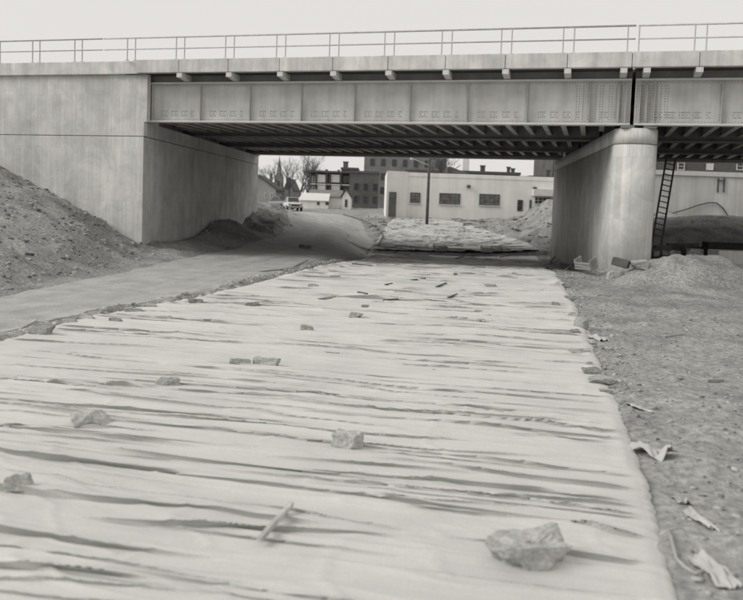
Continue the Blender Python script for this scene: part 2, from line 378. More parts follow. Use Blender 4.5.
def make_cover(name, ys, lfun, rfun, ncol, folds, zoff, mt, label, namp=1.0, dirty=False, hemdrop=.045, yshift=None):
    u = np.linspace(0, 1, ncol)
    yy = ys[:, None] + 0 * u[None]
    sk = yshift(ys, u) if yshift else yy
    e = .10 * vnoise(ys * 1.7, ys * 0 + 2) + .05 * vnoise(ys * 6, ys * 0 + 8)
    e2 = .05 * vnoise(ys * 1.4, ys * 0 + 31) + .03 * vnoise(ys * 4, ys * 0 + 18) + .03 * vnoise(ys * 17, ys * 0 + 48)
    l = lfun(sk) + e[:, None]; r = rfun(sk) + e2[:, None]
    XX = l + (r - l) * u[None]; YY = sk
    S = XX - .2 * YY; T = YY + .2 * XX
    h, dy = fold_field(S, T, YY, folds, True)
    rip = np.clip(fbm(S * .35, T * 1.5, 3, 2), -.2, 1) * .04 + np.clip(fbm(S * .8, T * 7, 2, 6), .1, 1) * .014
    rip = rip + np.clip(.12 - np.abs(fbm(S * .28 + 3, T * 1.5, 2, 12)), 0, 1) * .22
    cr = np.clip(1 - np.abs(fbm(S * .5 + 9, T * 2.6 + 1.5 * vnoise(S * .3, T * .3), 3, 21)) * 9, 0, 1) ** 2 * .016
    cr = cr + np.clip(1 - np.abs(fbm((S + T * .5) * .9 + 9, T * 1.4, 2, 33)) * 12, 0, 1) ** 2 * .012 * (vnoise(S * .4, T * .4 + 7) > .05)
    h = h + rip * namp + cr
    edge = np.minimum(u, 1 - u)[None] * (r - l); fe = .4 + .6 * ss(.0, .5, edge)
    h = h * fe
    h = h + .022 * np.clip(1 - np.abs(edge - .16) / .16, 0, 1) * (.5 + vnoise(YY * 2.2, XX * 0 + 4) + .4)
    ZZ = base(XX, YY) + zoff + h * np.clip(edge / .12, 0.2, 1)
    ZZ[:, 0] -= hemdrop; ZZ[:, -1] -= hemdrop; YY = YY + dy * ss(.0, .4, edge); ZZ = ZZ - .03 * (1 - ss(0, .4, edge))
    V = np.stack([XX.ravel(), YY.ravel(), ZZ.ravel()], 1)
    o = link(name, np_mesh(name, V, grid_faces(len(ys), ncol)), mt, smooth=True)
    return o, (XX, YY, ZZ)
ys = [2.6]
while ys[-1] < 55.2: ys.append(ys[-1] + max(.0075, .00115 * ys[-1]))
ys = np.array(ys)
folds = []
# large folds seen close up: photo pixel of the middle, half length (m), width, height
big = [(60, 452, 1.6, .045, .075), (240, 428, 3.2, .035, .05), (75, 468, 1.5, .05, .085), (230, 470, 2.2, .035, .05), (60, 487, 1.2, .06, .095),
       (330, 498, 2.6, .05, .06), (110, 508, 2.0, .05, .07), (60, 545, 1.3, .05, .085), (240, 535, 1.4, .045, .07), (430, 487, 1.5, .04, .06),
       (560, 430, 1.6, .035, .07), (470, 430, 2.5, .035, .06), (520, 482, 1.6, .05, .06), (600, 505, 1.0, .05, .05), (130, 415, 2.5, .04, .055),
       (330, 402, 4, .035, .05), (520, 395, 2.6, .03, .05), (180, 395, 3, .035, .05), (430, 455, 1.8, .035, .035), (40, 580, .9, .04, .07), (400, 553, 1.2, .04, .05),
       (620, 540, .8, .03, .05), (130, 445, 2, .05, .06), (440, 355, 4, .04, .06), (230, 345, 4, .04, .05), (520, 345, 3, .04, .06), (370, 470, 1.4, .05, .04),
       (455, 520, .5, .035, .05), (80, 440, 1.4, .04, .06), (560, 560, 1.0, .04, .05)]
for px, py, L, wd, A in big:
    p = at(px, py); folds.append((p.x - .2 * p.y, p.y + .2 * p.x, L * 1.1, wd * .62, A * .88, rnd.uniform(-.03, .05), rnd.uniform(-.08, .08)))
for i in range(470):
    y = 4 + 50 * (rnd.random() ** 1.0); x = rnd.uniform(float(xl(y)) - 1, float(xr(y)) + 1)
    sc = max(.7, y / 17)
    folds.append((x - .2 * y, y + .2 * x, rnd.uniform(.8, 5.2), max(.0029 * y, rnd.uniform(.016, .026) * sc ** .6), rnd.uniform(.014, .052) * sc ** .6, rnd.uniform(-.07, .07), rnd.uniform(-.12, .12)))
def sh1(ys_, u):
    yy = ys_[:, None] + 0 * u[None]; k = ss(44, 55.2, yy); xx = xl(yy) + (xr(yy) - xl(yy)) * u[None]
    return yy + k * (.1 * xx - .05) - (1 - k) * .2 * (xx - (xl(yy) + xr(yy)) / 2)
cov, CG = make_cover('fabric_cover', ys, xl, xr, 260, folds, .06, M['fabric'], '', yshift=sh1)
tag(cov, 'long pale wrinkled fabric cover spread over the near roadbed, weighted with rocks', 'fabric cover')
_cx, _cy, _cz = [a.ravel() for a in CG]
def cover_z(x, y, r=.12):
    k = (np.abs(_cx - x) < r) & (np.abs(_cy - y) < max(r, .012 * y))
    return float(np.percentile(_cz[k], 60)) if k.any() else None
ys2 = axis([(57.1, 59, .04), (59, 64, .07), (64, 76.5, .09)])
folds2 = []
for i in range(230):
    y = 57 + 19 * rnd.random(); x = rnd.uniform(-1, 11)
    folds2.append((x - .2 * y, y + .2 * x, rnd.uniform(1.2, 5), rnd.uniform(.07, .11), rnd.uniform(.04, .09), rnd.uniform(-.06, .06), rnd.uniform(-.3, .3)))
def sh2(ys_, u):
    yy = ys_[:, None] + 0 * u[None]; k = 1 - ss(57, 62, yy)
    return yy + k * (.04 * (12.0 * u[None]) - .12)
cov2, _ = make_cover('fabric_cover', ys2, lambda y: np.interp(y, XL2[:, 0], XL2[:, 1]) - .1, lambda y: np.interp(y, XR2[:, 0], XR2[:, 1]) + .1, 110, folds2, .05, M['fabric_dirty'], '', namp=.8, yshift=sh2)
tag(cov2, 'dirty rumpled fabric cover on the raised roadbed beyond the bridge, littered with debris', 'fabric cover')

# ------------------------------------------------------------------ bridge
TH = math.atan(.275)
D0 = 34.5
bridge = empty('road_bridge', (0, D0, 0), -TH, 'steel girder road bridge with concrete parapet and pipe railings spanning the covered roadway', 'bridge')
BM = Matrix.Translation((0, D0, 0)) @ Matrix.Rotation(-TH, 4, 'Z')
BMI = BM.inverted()
def bloc(px, py, b=0.0):                  # local coords on bridge plane y=b seen at photo pixel
    d = BMI.to_3x3() @ ray(px, py); o = BMI @ Vector((0, 0, HC)); t = (b - o.y) / d.y; return o + d * t
PB = -1.0                                  # parapet outer face
S_AB = bloc(150, 110).x; S_GAP = bloc(632.3, 110).x; S_R = 34.0
ZF0, ZF1 = 6.13, 7.88                      # girder bottom, top
ZP0, ZP1 = 8.28, 8.80                      # parapet
BW = 22.2
C0F = lambda b: bloc(143, 180, -.55).x + (b + .55) * math.tan(math.radians(4.3) - TH)
AD_ = math.radians(4.3) - TH; PD_ = math.radians(6.8) - TH
def girder(s0, s1, b, fascia, m):
    g = MB()
    g.box(s0, s1, b - .012, b + .012, ZF0 + .05, ZF1 - .04)
    o = g.build('girder', m, bridge)
    MB().box(s0, s1, b - .24, b + .24, ZF0 - .02, ZF0 + .05).build('bottom_flange', M['flange'] if fascia else M['steel_shaded'], o)
    MB().box(s0, s1, b - .21, b + .21, ZF1 - .04, ZF1 + .03).build('top_flange', M['flange'] if fascia else M['steel_shaded'], o)
    if fascia:
        MB().box(s0, s1, b - .115, b - .014, ZF0 + .052, ZF0 + .075).box(s0, s1, b - .034, b - .013, ZF0 + .076, ZF0 + .19).build('flange_angle', M['steel'], o)
        MB().box(s0, s1, b - .10, b - .014, ZF1 - .068, ZF1 - .043).box(s0, s1, b - .034, b - .013, ZF1 - .17, ZF1 - .07).build('flange_angle', M['steel'], o)
    return o
stx = [201.5, 251.3, 303.8, 357, 413.9, 471.7, 531.5, 589.3]
sts = [bloc(x, 105).x for x in stx]; STEP = (sts[-1] - sts[0]) / 7
def stiff_mesh():
    return MB().box(-.012, .012, -.17, -.036, ZF0 + .08, ZF1 - .075).box(-.07, -.014, -.05, -.036, ZF0 + .2, ZF1 - .18).mesh('stiffener')
def riv(bmv, s, z, b, r=.017):
    r = r * 1.3
    k = len(bmv.v)
    bmv.v += [(s - r, b, z - r), (s + r, b, z - r), (s + r, b, z + r), (s - r, b, z + r), (s, b - r * .8, z)]
    bmv.f += [(k, k + 1, k + 4), (k + 1, k + 2, k + 4), (k + 2, k + 3, k + 4), (k + 3, k, k + 4)]
stm = stiff_mesh()
for (s0, s1, side) in ((S_AB - .9, S_GAP - .07, 0), (S_GAP + .07, S_R, 1)):
    g = girder(s0, s1, 0, True, M['steel'])
    pos = [s for s in [sts[0] + STEP * k for k in range(-3, 24)] if s0 + .3 < s < s1 - .6]
    for s in pos:
        st = link('stiffener', stm, M['steel'], g, loc=(s, 0, 0))
    e = s1 - .32 if side == 0 else s0 + .32
    for dx in (-.13, .13):
        link('stiffener', stm, M['steel'], g, loc=(e + dx, 0, 0))
    R = MB(); rr = random.Random(5)
    for s in np.arange(s0 + .06, s1, .11):
        riv(R, s, ZF0 + .13, -.034, .02)
        riv(R, s, ZF1 - .12, -.034, .02)
    for s in pos + [e]:
        for z in np.arange(ZF0 + .22, ZF1 - .2, .1):
            riv(R, s - .04, z, -.05, .02)
            if s == e or abs(s - sts[7]) < .1 or abs(s-e)<1.2:
                for dx in (-.5, -.4, -.25, .25, .4, .5):
                    if s0 + .04 < s + dx < s1 - .04: riv(R, s + dx, z, -.013, .02)
        # splice groups low on the web
        for c in (.45, .62, .95, 1.12, 1.45, 1.62, 1.95):
            for q in range(3):
                z = ZF0 + .30 + q * .1
                if s + c + .1 > s1 - .04: continue
                riv(R, s + c, z, -.013, .022)
                if q != 1: riv(R, s + c + .08, z, -.013, .022)
    tag(R.build('rivets', M['rivet'], g), kind='stuff')
    # inner and far girders, their ends following the skew of abutment and pier
    sa = (lambda b: s0 + b * math.tan(AD_)) if side == 0 else (lambda b: s0 + b * math.tan(PD_))
    sb = (lambda b: s1 + b * math.tan(PD_)) if side == 0 else (lambda b: s1)
    for b in (BW / 3, 2 * BW / 3, BW):
        girder(sa(b), sb(b), b, b == BW, M['steel_shaded'])
    # floor beams
    def fbm_(b0, b1): return MB().box(-.008, .008, b0 + .015, b1 - .015, ZF0 + .28, ZF0 + .80).box(-.11, .11, b0 + .245, b1 - .245, ZF0 + .255, ZF0 + .28)
    fb = fbm_(0, BW).mesh('floor_beam')
    s = sa(BW) + .3 if side == 0 else sa(BW) + .3
    bs_ = np.linspace(0, BW, 200)
    while s < s1 - .2:
        ok = [b for b in bs_ if sa(b) + .25 < s < sb(b) - .2]
        if ok and max(ok) - min(ok) > 1.5:
            if min(ok) < .01 and max(ok) > BW - .01: link('floor_beam', fb, M['beam'], bridge, loc=(s, 0, 0))
            else: link('floor_beam', fbm_(min(ok), max(ok)).mesh('floor_beam'), M['beam'], bridge, loc=(s, 0, 0))
        s += STEP / 3
    # deck slab above the beams and the cantilever soffit
    e0, e1 = (lambda b: sa(b)), (lambda b: sb(b))
    d_ = MB().prism([(e0(0), 0), (e1(0), 0), (e1(BW), BW), (e0(BW), BW)], ZF1 + .031, ZP0 + .12)
    d_.prism([(e0(0), PB + .28), (e1(0), PB + .28), (e1(0), -.001), (e0(0), -.001)], ZP0 - .06, ZP0 + .119)
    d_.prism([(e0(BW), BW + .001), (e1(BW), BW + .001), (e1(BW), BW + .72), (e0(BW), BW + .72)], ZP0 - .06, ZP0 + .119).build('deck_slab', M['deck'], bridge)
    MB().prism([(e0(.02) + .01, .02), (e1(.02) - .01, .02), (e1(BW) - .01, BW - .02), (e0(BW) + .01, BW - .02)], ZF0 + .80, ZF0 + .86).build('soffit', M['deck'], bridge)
    MB().box(s0, s1, -.05, .0, ZF1 + .031, ZP0 - .061).build('sole_strip', M['steel_shaded'], bridge)
MB().prism([(C0F(BW + .3) - 2.2, BW + .3), (C0F(BW + .3) + .1, BW + .3), (C0F(BW + .9) + .1, BW + .9), (C0F(BW + .9) - 2.2, BW + .9)], ZF0 - .06, ZP0 - .061).build('cheek_wall', M['concrete'], bridge)
# joints (between the posts of a pair)
jx = [130.9, 180, 230.8, 282.6, 336.6, 392.6, 450.3, 510.7, 572.9, 636, 700.2]
js = [bloc(x, 50, PB + .1).x for x in jx]
JST = (js[-1] - js[1]) / 9
jall = [js[1] + JST * k for k in range(-1, 20)]
s_start = S_AB - .15
post = MB().tube([(0, 0, 0), (0, 0, 1.0)], .028, 8).box(-.07, .07, -.06, .06, 0, .03).mesh('rail_post')
brk = MB().poly([(-.13, PB + .03, ZP0 - .07), (-.13, PB + .03, ZP0 - .27), (-.13, PB + .18, ZP0 - .27), (-.13, -.06, ZP0 - .36), (-.13, -.06, ZP0 - .07)], (.26, 0, 0)).mesh('bracket')
edges_ = [s_start] + [j for j in jall if j > s_start + .3]
edges_ = [e for e in edges_ if e < S_R]
for a, b in zip(edges_[:-1], edges_[1:]):
    MB().box(a + .012, b - .012, PB, PB + .27, ZP0 - .06, ZP1).build('parapet_panel', M['concrete_pale'], bridge, bevel=.012)
    MB().box(a + .012, b - .012, BW + 1.0 - .27, BW + 1.0, ZP0 - .06, ZP1).build('parapet_panel', M['concrete'], bridge)
    for dx in (.26, ):
        pass
MB().box(s_start, S_R, PB + .05, PB + .22, ZP0, ZP1 - .05).build('joint_filler', M['joint'], bridge)
for j in edges_[1:]:
    if abs(j - S_GAP) < .6:
        for dx in (-.42, .42): link('bracket', brk, M['concrete_pale'], bridge, loc=(S_GAP + dx, 0, 0))
    else: link('bracket', brk, M['concrete_pale'], bridge, loc=(j + .02, 0, 0))
for j in [js[0]] + edges_[1:]:
    for dx in (-.205, .205):
        if j + dx > s_start + .1 or j == js[0]: link('rail_post', post, M['rail'], bridge, loc=(j + dx, PB + .14, ZP1))
ZR = ZP1 + 1.0
E1 = bloc(103.5, 40, PB + .14).x
for a, b in ((E1 + .04, js[9] - .03), (js[9] + .05, S_R)):
    MB().tube([(a, PB + .14, ZR), (b, PB + .14, ZR)], .038, 8).build('top_rail', M['rail'], bridge, smooth=True)
    MB().tube([(a, PB + .14, ZR - .50), (b, PB + .14, ZR - .50)], .030, 8).build('mid_rail', M['rail'], bridge, smooth=True)
MB().tube([(E1, BW + .86, ZR), (S_R, BW + .86, ZR)], .033, 6).build('top_rail', M['rail'], bridge)
MB().tube([(E1, BW + .86, ZR - .5), (S_R, BW + .86, ZR - .5)], .024, 6).build('mid_rail', M['rail'], bridge)

# ------------------------------------------------------------------ abutment
ab = empty('abutment', (0, D0, 0), -TH, 'pale concrete bridge abutment with long wing wall left of the roadway', 'abutment')
C0 = bloc(143, 180, -.55).x                # near corner
AD = math.radians(4.3) - TH                # skew of the side face in bridge coordinates
zj = 5.42
LA = BW / math.cos(AD) + .9
dirv = (math.sin(AD), math.cos(AD))
def skew(b): return C0 + (b + .55) * math.tan(AD)
def wall(z0, z1, bb=0.0, inset=0.0):
    pts = [(-46, -.55 + inset), (C0 - inset, -.55 + inset), (skew(BW + .9) - inset, BW + .9 - inset), (skew(BW + .9) - 2.2, BW + .9 - inset), (C0 - 2.2, 1.2), (-46, 1.2)]
    return MB().prism(pts, z0, z1)
w1 = wall(-1, zj - .02).build('lower_wall', M['concrete'], ab, bevel=.015)
wall(zj - .03, zj + .03, inset=.03).build('joint_band', M['joint'], ab)
MB().prism([(-46, .62), (C0 - 1.0, .62), (skew(BW + .9) - 1.1, BW + .88), (skew(BW + .9) - 2.2, BW + .88), (-46, 1.19)], ZF0 - .06, ZP0 - .065).build('back_wall', M['concrete'], ab)
# upper wall: below girder seat on the inside, full height on the wing
MB().prism([(-46, -.55), (C0, -.55), (C0 + .02 + .0, -.3), (skew(-.3), -.28), (skew(BW + .9), BW + .9), (skew(BW + .9) - 2.2, BW + .9), (C0 - 2.2, 1.2), (-46, 1.2)], zj + .02, ZF0 - .05).build('bearing_wall', M['concrete'], ab)
MB().prism([(-46, -.548), (C0 + .14, -.548), (C0 + .14, -.26), (C0 - .25, -.26), (C0 - .25, 1.2), (-46, 1.2)], ZF0 - .05, ZP0 - .06).build('wing_wall', M['concrete'], ab)
cap_e = [-46, -36, -26] + [bloc(78, 50, PB + .1).x - JST * 1.0, s_start - .0]
cap_e = [-40, -30, -20.5, s_start - .004]
for a, b in zip(cap_e[:-1], cap_e[1:]):
    MB().box(a + .004, b - .004, PB + .26, PB + 1.1, ZP0 - .06, ZP1 - .002).build('coping', M['concrete_pale'], ab, bevel=.012)
pj = [bloc(35.7, 50, PB + .3).x, bloc(78, 50, PB + .3).x]
for k in range(4): pj.insert(0, pj[0] - JST * .93)
for j in pj:
    for dx in (-.2, .2): link('rail_post', post, M['rail'], ab, loc=(j + dx, PB + .34, ZP1))
MB().tube([(-40, PB + .30, ZR + .02), (E1 - .05, PB + .16, ZR)], .033, 8).build('top_rail', M['rail'], ab, smooth=True)
MB().tube([(-40, PB + .30, ZR - .48), (E1 - .05, PB + .16, ZR - .5)], .024, 8).build('mid_rail', M['rail'], ab, smooth=True)

# ------------------------------------------------------------------ pier
P0 = bloc(636, 128, .35); pier_w = .84
pd = math.radians(6.8) - TH
pier = empty('pier', tuple(BM @ Vector((P0.x, .35, 0))), -math.radians(6.8), 'tall pale concrete wall pier with rounded nose under the bridge joint', 'pier')
def pier_outline(r, L, ins=0):
    pts = []
    for k in range(0, 17):                # rounded near nose
        t = PI + PI * k / 16
        pts.append((math.cos(t) * (r - ins), math.sin(t) * (r - ins) * .78))
    for k in range(0, 17):
        t = PI * k / 16
        pts.append((math.cos(t) * (r - ins), L + math.sin(t) * (r - ins) * .78))
    return pts
LP = (BW - .2) / math.cos(pd)
def pier_seg(name, z0, z1, r0, ins=0, m=M['concrete']):
    mb = MB(); po = pier_outline(r0, LP, ins); mb.prism(po, z0, z1)
    o = mb.build(name, m, pier)
    for p in o.data.polygons: p.use_smooth = abs(p.normal.z) < .5
    return o
pier_seg('shaft', -1, 5.36, pier_w)
pier_seg('joint_band', 5.34, 5.42, pier_w, .025, M['joint'])
pier_seg('cap', 5.40, ZF0 - .14, pier_w)
for k in range(4):
    b = k * BW / 3 / math.cos(pd)
    for dx in (-.42, .42):
        MB().box(dx - .24 + 0, dx + .24, b - .62, b - .1, ZF0 - .14, ZF0 - .025).build('bearing', M['steel_shaded'], pier)

# ------------------------------------------------------------------ far buildings
def win(parent, x0, x1, z0, z1, y, depth=.12, frame=.08, nx=2, nz=2, gm=None, fm=None):
    fm = fm or M['trim_dark']; f = MB()
    f.box(x0, x1, y - .04, y + depth, z0, z0 + frame).box(x0, x1, y - .04, y + depth, z1 - frame, z1)
    f.box(x0, x0 + frame, y - .04, y + depth, z0 + frame, z1 - frame).box(x1 - frame, x1, y - .04, y + depth, z0 + frame, z1 - frame)
    w_ = f.build('window', fm, parent)
    MB().box(x0 + frame, x1 - frame, y - .012, y + depth, z0 + frame, z1 - frame).build('pane', gm or M['glass'], w_)
    mu = MB()
    for i in range(1, nx):
        c = x0 + (x1 - x0) * i / nx; mu.box(c - .025, c + .025, y - .028, y - .013, z0 + frame, z1 - frame)
    for i in range(1, nz):
        c = z0 + (z1 - z0) * i / nz; mu.box(x0 + frame, x1 - frame, y - .030, y - .0135, c - .02, c + .02)
    if mu.v: mu.build('glazing_bar', fm, w_)
    return w_
def bldg_empty(name, Yd, px, label, cat='building'):
    p = aty(px, 205, Yd); return empty(name, (p.x, Yd, 0), 0, label, cat)
def lx(e, px, py, Yd): p = aty(px, py, Yd); return p.x - e.location.x, p.z

# white workshop
YW = 77.0
wb = bldg_empty('workshop', YW, 386, 'long white flat roofed workshop with three dark wide windows beyond the bridge', 'workshop')
zt = lx(wb, 470, 174.5, YW)[1]; zb = .6
x1 = 26.0
MB().box(2.0, x1, 0, 14, zb, zt - .38).build('wall', M['white_paint'], wb)
MB().box(2.0, x1, -.05, 14, zt - .38, zt).build('parapet', M['white_paint'], wb, bevel=.02)
MB().prism([(0, -.9), (2.0, -.12), (2.0, 14), (0, 14)], zb, zt + .05).build('wall_bay', M['white_paint'], wb)
MB().box(2.3, x1, .4, 13.6, zt + .002, zt + .06).build('roof', M['roof_dark'], wb)
MB().box(1.7, 5.0, .2, 3.0, zt + .052, zt + .30).build('roof_curb', M['roof_dark'], wb)
for xa, xb, ya, yb, nx in ((410.0, 420.5, 192.8, 202.8, 2), (439, 460.5, 193.7, 204, 4), (479, 500, 194.5, 205, 4)):
    a = lx(wb, xa, yb, YW); b = lx(wb, xb, ya, YW)
    win(wb, a[0], b[0], a[1], b[1], -.02, nx=nx, nz=3, gm=M['glass_block'], fm=M['trim_dark'])
    MB().box(a[0] - .1, b[0] + .1, -.12, -.06, a[1] - .1, a[1] - .003).build('sill', M['grey_wall'], wb)
a = lx(wb, 388.2, 216.5, YW - .6); b = lx(wb, 391.6, 192, YW - .6)
MB().box(.25, .95, -.88, -.5, max(a[1], 1.2), b[1]).build('door', M['trim_dark'], wb)
a = lx(wb, 517, 211, YW); b = lx(wb, 523, 200, YW); win(wb, a[0], b[0], a[1], b[1], -.02, nx=1, nz=2)
a = lx(wb, 529, 211, YW); b = lx(wb, 530.5, 200, YW); MB().box(a[0], b[0] + .1, -.08, -.0, a[1], b[1]).build('downpipe', M['trim_dark'], wb)
a = lx(wb, 531.5, 201.5, YW); b = lx(wb, 553, 192.5, YW); c = lx(wb, 531.5, 213, YW)
MB().box(a[0], b[0] + 1.5, -.9, -.002, a[1] + .55, b[1] + .25).build('canopy', M['trim_white'], wb)
win(wb, a[0] + .25, b[0] - .2, a[1] - .25, a[1] + .5, -.02, nx=4, nz=2, fm=M['trim_white'])
MB().box(a[0] + .1, b[0] + 1.2, -.30, -.002, c[1] - .2, a[1] - .3).build('bay_base', M['grey_wall'], wb)
for px_, py_ in ((468.5, 186.5), (534.5, 188.5)):
    a = lx(wb, px_, py_, YW); MB().box(a[0] - .16, a[0] + .16, -.35, -.05, a[1] - .14, a[1] + .14).box(a[0] - .03, a[0] + .03, -.06, 0, a[1] - .05, a[1] + .05).build('wall_lamp', M['trim_dark'], wb)

def simple_building(name, Yd, xa, xb, ytop, depth, zbase, m, label, roofm=None, cat='building', flat=True, par=.35):
    e = bldg_empty(name, Yd, (xa + xb) / 2, label, cat)
    a = lx(e, xa, ytop, Yd)[0]; b = lx(e, xb, ytop, Yd)[0]; zt_ = lx(e, (xa + xb) / 2, ytop, Yd)[1]
    MB().box(a, b, 0, depth, zbase, zt_ - par).build('wall', m, e)
    if flat: MB().box(a - .12, b + .12, -.12, depth + .12, zt_ - par, zt_).build('cornice', roofm or M['trim_dark'], e)
    return e, a, b, zt_
def chimney(e, px0, px1, pyt, Yd, zb_, m, y0=2.0, name='chimney'):
    a = lx(e, px0, pyt, Yd); b = lx(e, px1, pyt, Yd)
    w_ = b[0] - a[0]
    c = MB().box(a[0], b[0], y0, y0 + w_, zb_, a[1] - .15).build(name, m, e)
    MB().box(a[0] - .08, b[0] + .08, y0 - .08, y0 + w_ + .08, a[1] - .15, a[1]).build('chimney_cap', M['trim_dark'], c)
    return c
# right grey block building behind the ladder
gb, a, b, zt2 = simple_building('block_building', 62, 606, 800, 171.5, 9, .5, M['grey_wall'], 'low grey block building with pale coping behind the ladder', M['trim_white'])
for px_ in (718, 724): 
    q = lx(gb, px_, 182, 62); MB().box(q[0] - .05, q[0] + .05, -.1, 0, q[1] - .8, q[1] + .3).build('wall_bracket', M['trim_dark'], gb)
q = lx(gb, 721, 180, 62); MB().box(q[0] - .3, q[0] + .3, -.16, -.102, q[1] - .1, q[1]).build('wall_bracket', M['trim_dark'], gb)
hose = MB(); hp = [lx(gb, x, y, 62) for x, y in ((664, 215), (674, 212.5), (685, 209.5), (698, 205), (709, 202.5), (716, 203), (722, 208), (728, 217))]
hose.tube([(p[0], -.14, p[1]) for p in hp], .05, 6)
tag(link('hose', hose.mesh('hose'), M['wood_dark'], loc=tuple(gb.location)), 'dark cable drooping in an arch against the grey block wall', 'cable')
e, a, b, z = simple_building('brick_building', 84, 640, 800, 150, 14, 1, M['brick'], 'dark brick building rising behind the grey block wall at right')
for px_ in (681, 709.8, 740):
    q0 = lx(e, px_ - 3.8, 170, 84); q1 = lx(e, px_ + 3.8, 162.5, 84); win(e, q0[0], q1[0], q0[1], q1[1], -.02, nx=1, nz=2, gm=M['trim_white'] if px_ == 709.8 else M['glass'], fm=M['trim_white'])
# brick slab at the right of the opening
simple_building('brick_building', 118, 553.5, 600, 150, 14, 1, M['brick'], 'narrow edge of a tall brick building rising directly behind the pier')
# low dark building with chimneys behind workshop
e, a, b, z = simple_building('flat_roof_building', 112, 460, 520, 171.5, 14, 1, M['brick'], 'low dark flat roofed building with several chimneys behind the white workshop', M['roof_dark'])
for x0_, x1_, yt in ((481.5, 485.8, 165.0), (508.0, 511.0, 166.5), (512.3, 515.5, 168)): chimney(e, x0_, x1_, yt, 112, z, M['brick'], .5)
chimney(e, 465.8, 472.4, 150, 112, z, M['white_paint'], 3, 'stack')
e, a, b, z = simple_building('gabled_shed', 100, 448, 468, 174, 9, 1, M['grey_wall'], 'grey shed with a sloping roof between tall brick block and pale stack', flat=False, par=0)
p0 = lx(e, 447, 174, 100); p1 = lx(e, 469, 174, 100); pk = lx(e, 449, 167, 100)
MB().poly([(p0[0], -.3, p0[1] + .002), (p1[0], -.3, p1[1] + .002), (pk[0] + .3, -.3, pk[1]), (p0[0], -.3, pk[1])], (0, 9.6, 0)).build('roof', M['roof_mid'], e)
e, a, b, z = simple_building('flat_roof_building', 105, 530, 556, 176, 8, 1, M['white_paint'], 'pale low building with one dark chimney at the right end of the workshop roof')
chimney(e, 547.5, 551, 169.5, 105, z, M['brick'], .5)
# large brick block
e, a, b, z = simple_building('brick_block', 190, 366, 449, 110, 30, 1, M['brick_light'], 'very tall plain brick block towering behind the white workshop')
for fl in range(8):
    for k in range(7):
        xx = a + 1.4 + k * (b - a - 2.8) / 6.5; zz = 5.5 + fl * 3.3
        if zz + 1.6 < z - 1: win(e, xx, xx + 1.1, zz, zz + 1.7, -.02, nx=1, nz=2)
# mid brick building
e, a, b, z = simple_building('brick_building', 128, 350, 379, 171, 26, 1, M['brick'], 'dark three storey brick building left of the white workshop')
for fl in range(3):
    for k in range(3):
        xx = a + .7 + k * (b - a) / 3.1; zz = 3.0 + fl * 2.0
        if zz + 1.2 < z - .6: win(e, xx, xx + .8, zz, zz + 1.2, -.02, nx=1, nz=2)
e, a, b, z = simple_building('brick_building', 138, 341.5, 358, 167.5, 12, 1, M['brick'], 'narrow brick building with square chimney beside the porch apartment block')
chimney(e, 343.2, 348, 161, 138, z, M['brick'], 1)
# apartment block with porches
Ya = 135
e, a, b, z = simple_building('apartment_block', Ya, 309, 352, 172, 12, 1, M['brick'], 'three storey apartment block with white rear porches behind the small house', M['roof_dark'])
for (yt, yb) in ((175, 182.5), (185.5, 190), (193, 197)):
    for xa_, xb_ in ((318, 326), (331.5, 340.2)):
        q0 = lx(e, xa_, yb, Ya); q1 = lx(e, xb_, yt, Ya); MB().box(q0[0], q1[0], -1.4, -1.25, q0[1], q1[1]).build('porch_screen', M['trim_white'], e)
for yl in (184, 191.5, 198):
    q0 = lx(e, 311, yl, Ya); q1 = lx(e, 351, yl, Ya); MB().box(q0[0], q1[0], -1.5, -.002, q0[1] - .1, q0[1] + .1).build('porch_floor', M['trim_white'], e)
for xp in (311, 317, 327.5, 330.5, 341.5, 350.5):
    q = lx(e, xp, 173, Ya); MB().box(q[0] - .08, q[0] + .08, -1.62, -1.502, 1.5, q[1]).build('porch_post', M['trim_dark'], e)
for fl, (yt, yb) in enumerate(((176, 182), (186, 190))):
    for xa_ in (312, 343.5, 347.5):
        q0 = lx(e, xa_, yb, Ya); q1 = lx(e, xa_ + 3, yt, Ya); win(e, q0[0], q1[0], q0[1], q1[1], -.02, nx=1, nz=2, fm=M['trim_white'])
MB().box(a - .3, b + .3, -1.7, -.122, z - .2, z + .12).build('porch_roof', M['roof_dark'], e)
for x0_, x1_, yt in ((324.5, 326.5, 168.5), (337, 339, 169)): chimney(e, x0_, x1_, yt, Ya, z, M['brick'], 3)
# small white house with garage
Yh = 112
h = bldg_empty('small_house', Yh, 325, 'small white gabled house with a pale roofed lean-to behind the parked cars', 'house')
xa_, zg = lx(h, 328, 199, Yh); xb_, _z = lx(h, 351, 199, Yh); zr = lx(h, 340, 190.2, Yh)[1]; zb = 1.4
xm = lx(h, 346.3, 190, Yh)[0]; ze = lx(h, 340, 197, Yh)[1]; xg0 = lx(h, 342.4, 190, Yh)[0]
MB().box(xa_, xg0, 0, 6, zb, ze).build('wall', M['white_paint'], h)
MB().poly([(xg0, -.5, zb), (xb_, -.5, zb), (xb_, -.5, ze), (xm, -.5, zr), (xg0, -.5, ze)], (0, 6.5, 0)).build('gable_wall', M['white_paint'], h)
xl0 = lx(h, 308, 190, Yh)[0]
MB().poly([(xl0, -.25, ze - .1), (xl0, -.25, ze + .02), (xl0, 3, zr + .05), (xl0, 6.3, ze + .02), (xl0, 6.3, ze - .1)], (xg0 - xl0, 0, 0)).build('roof', M['roof_mid'], h)
MB().poly([(xg0 - .2, -.65, ze - .05), (xm, -.65, zr + .02), (xm, -.65, zr + .22), (xg0 - .2, -.65, ze + .15)], (0, 6.8, 0)).build('roof', M['roof_dark'], h)
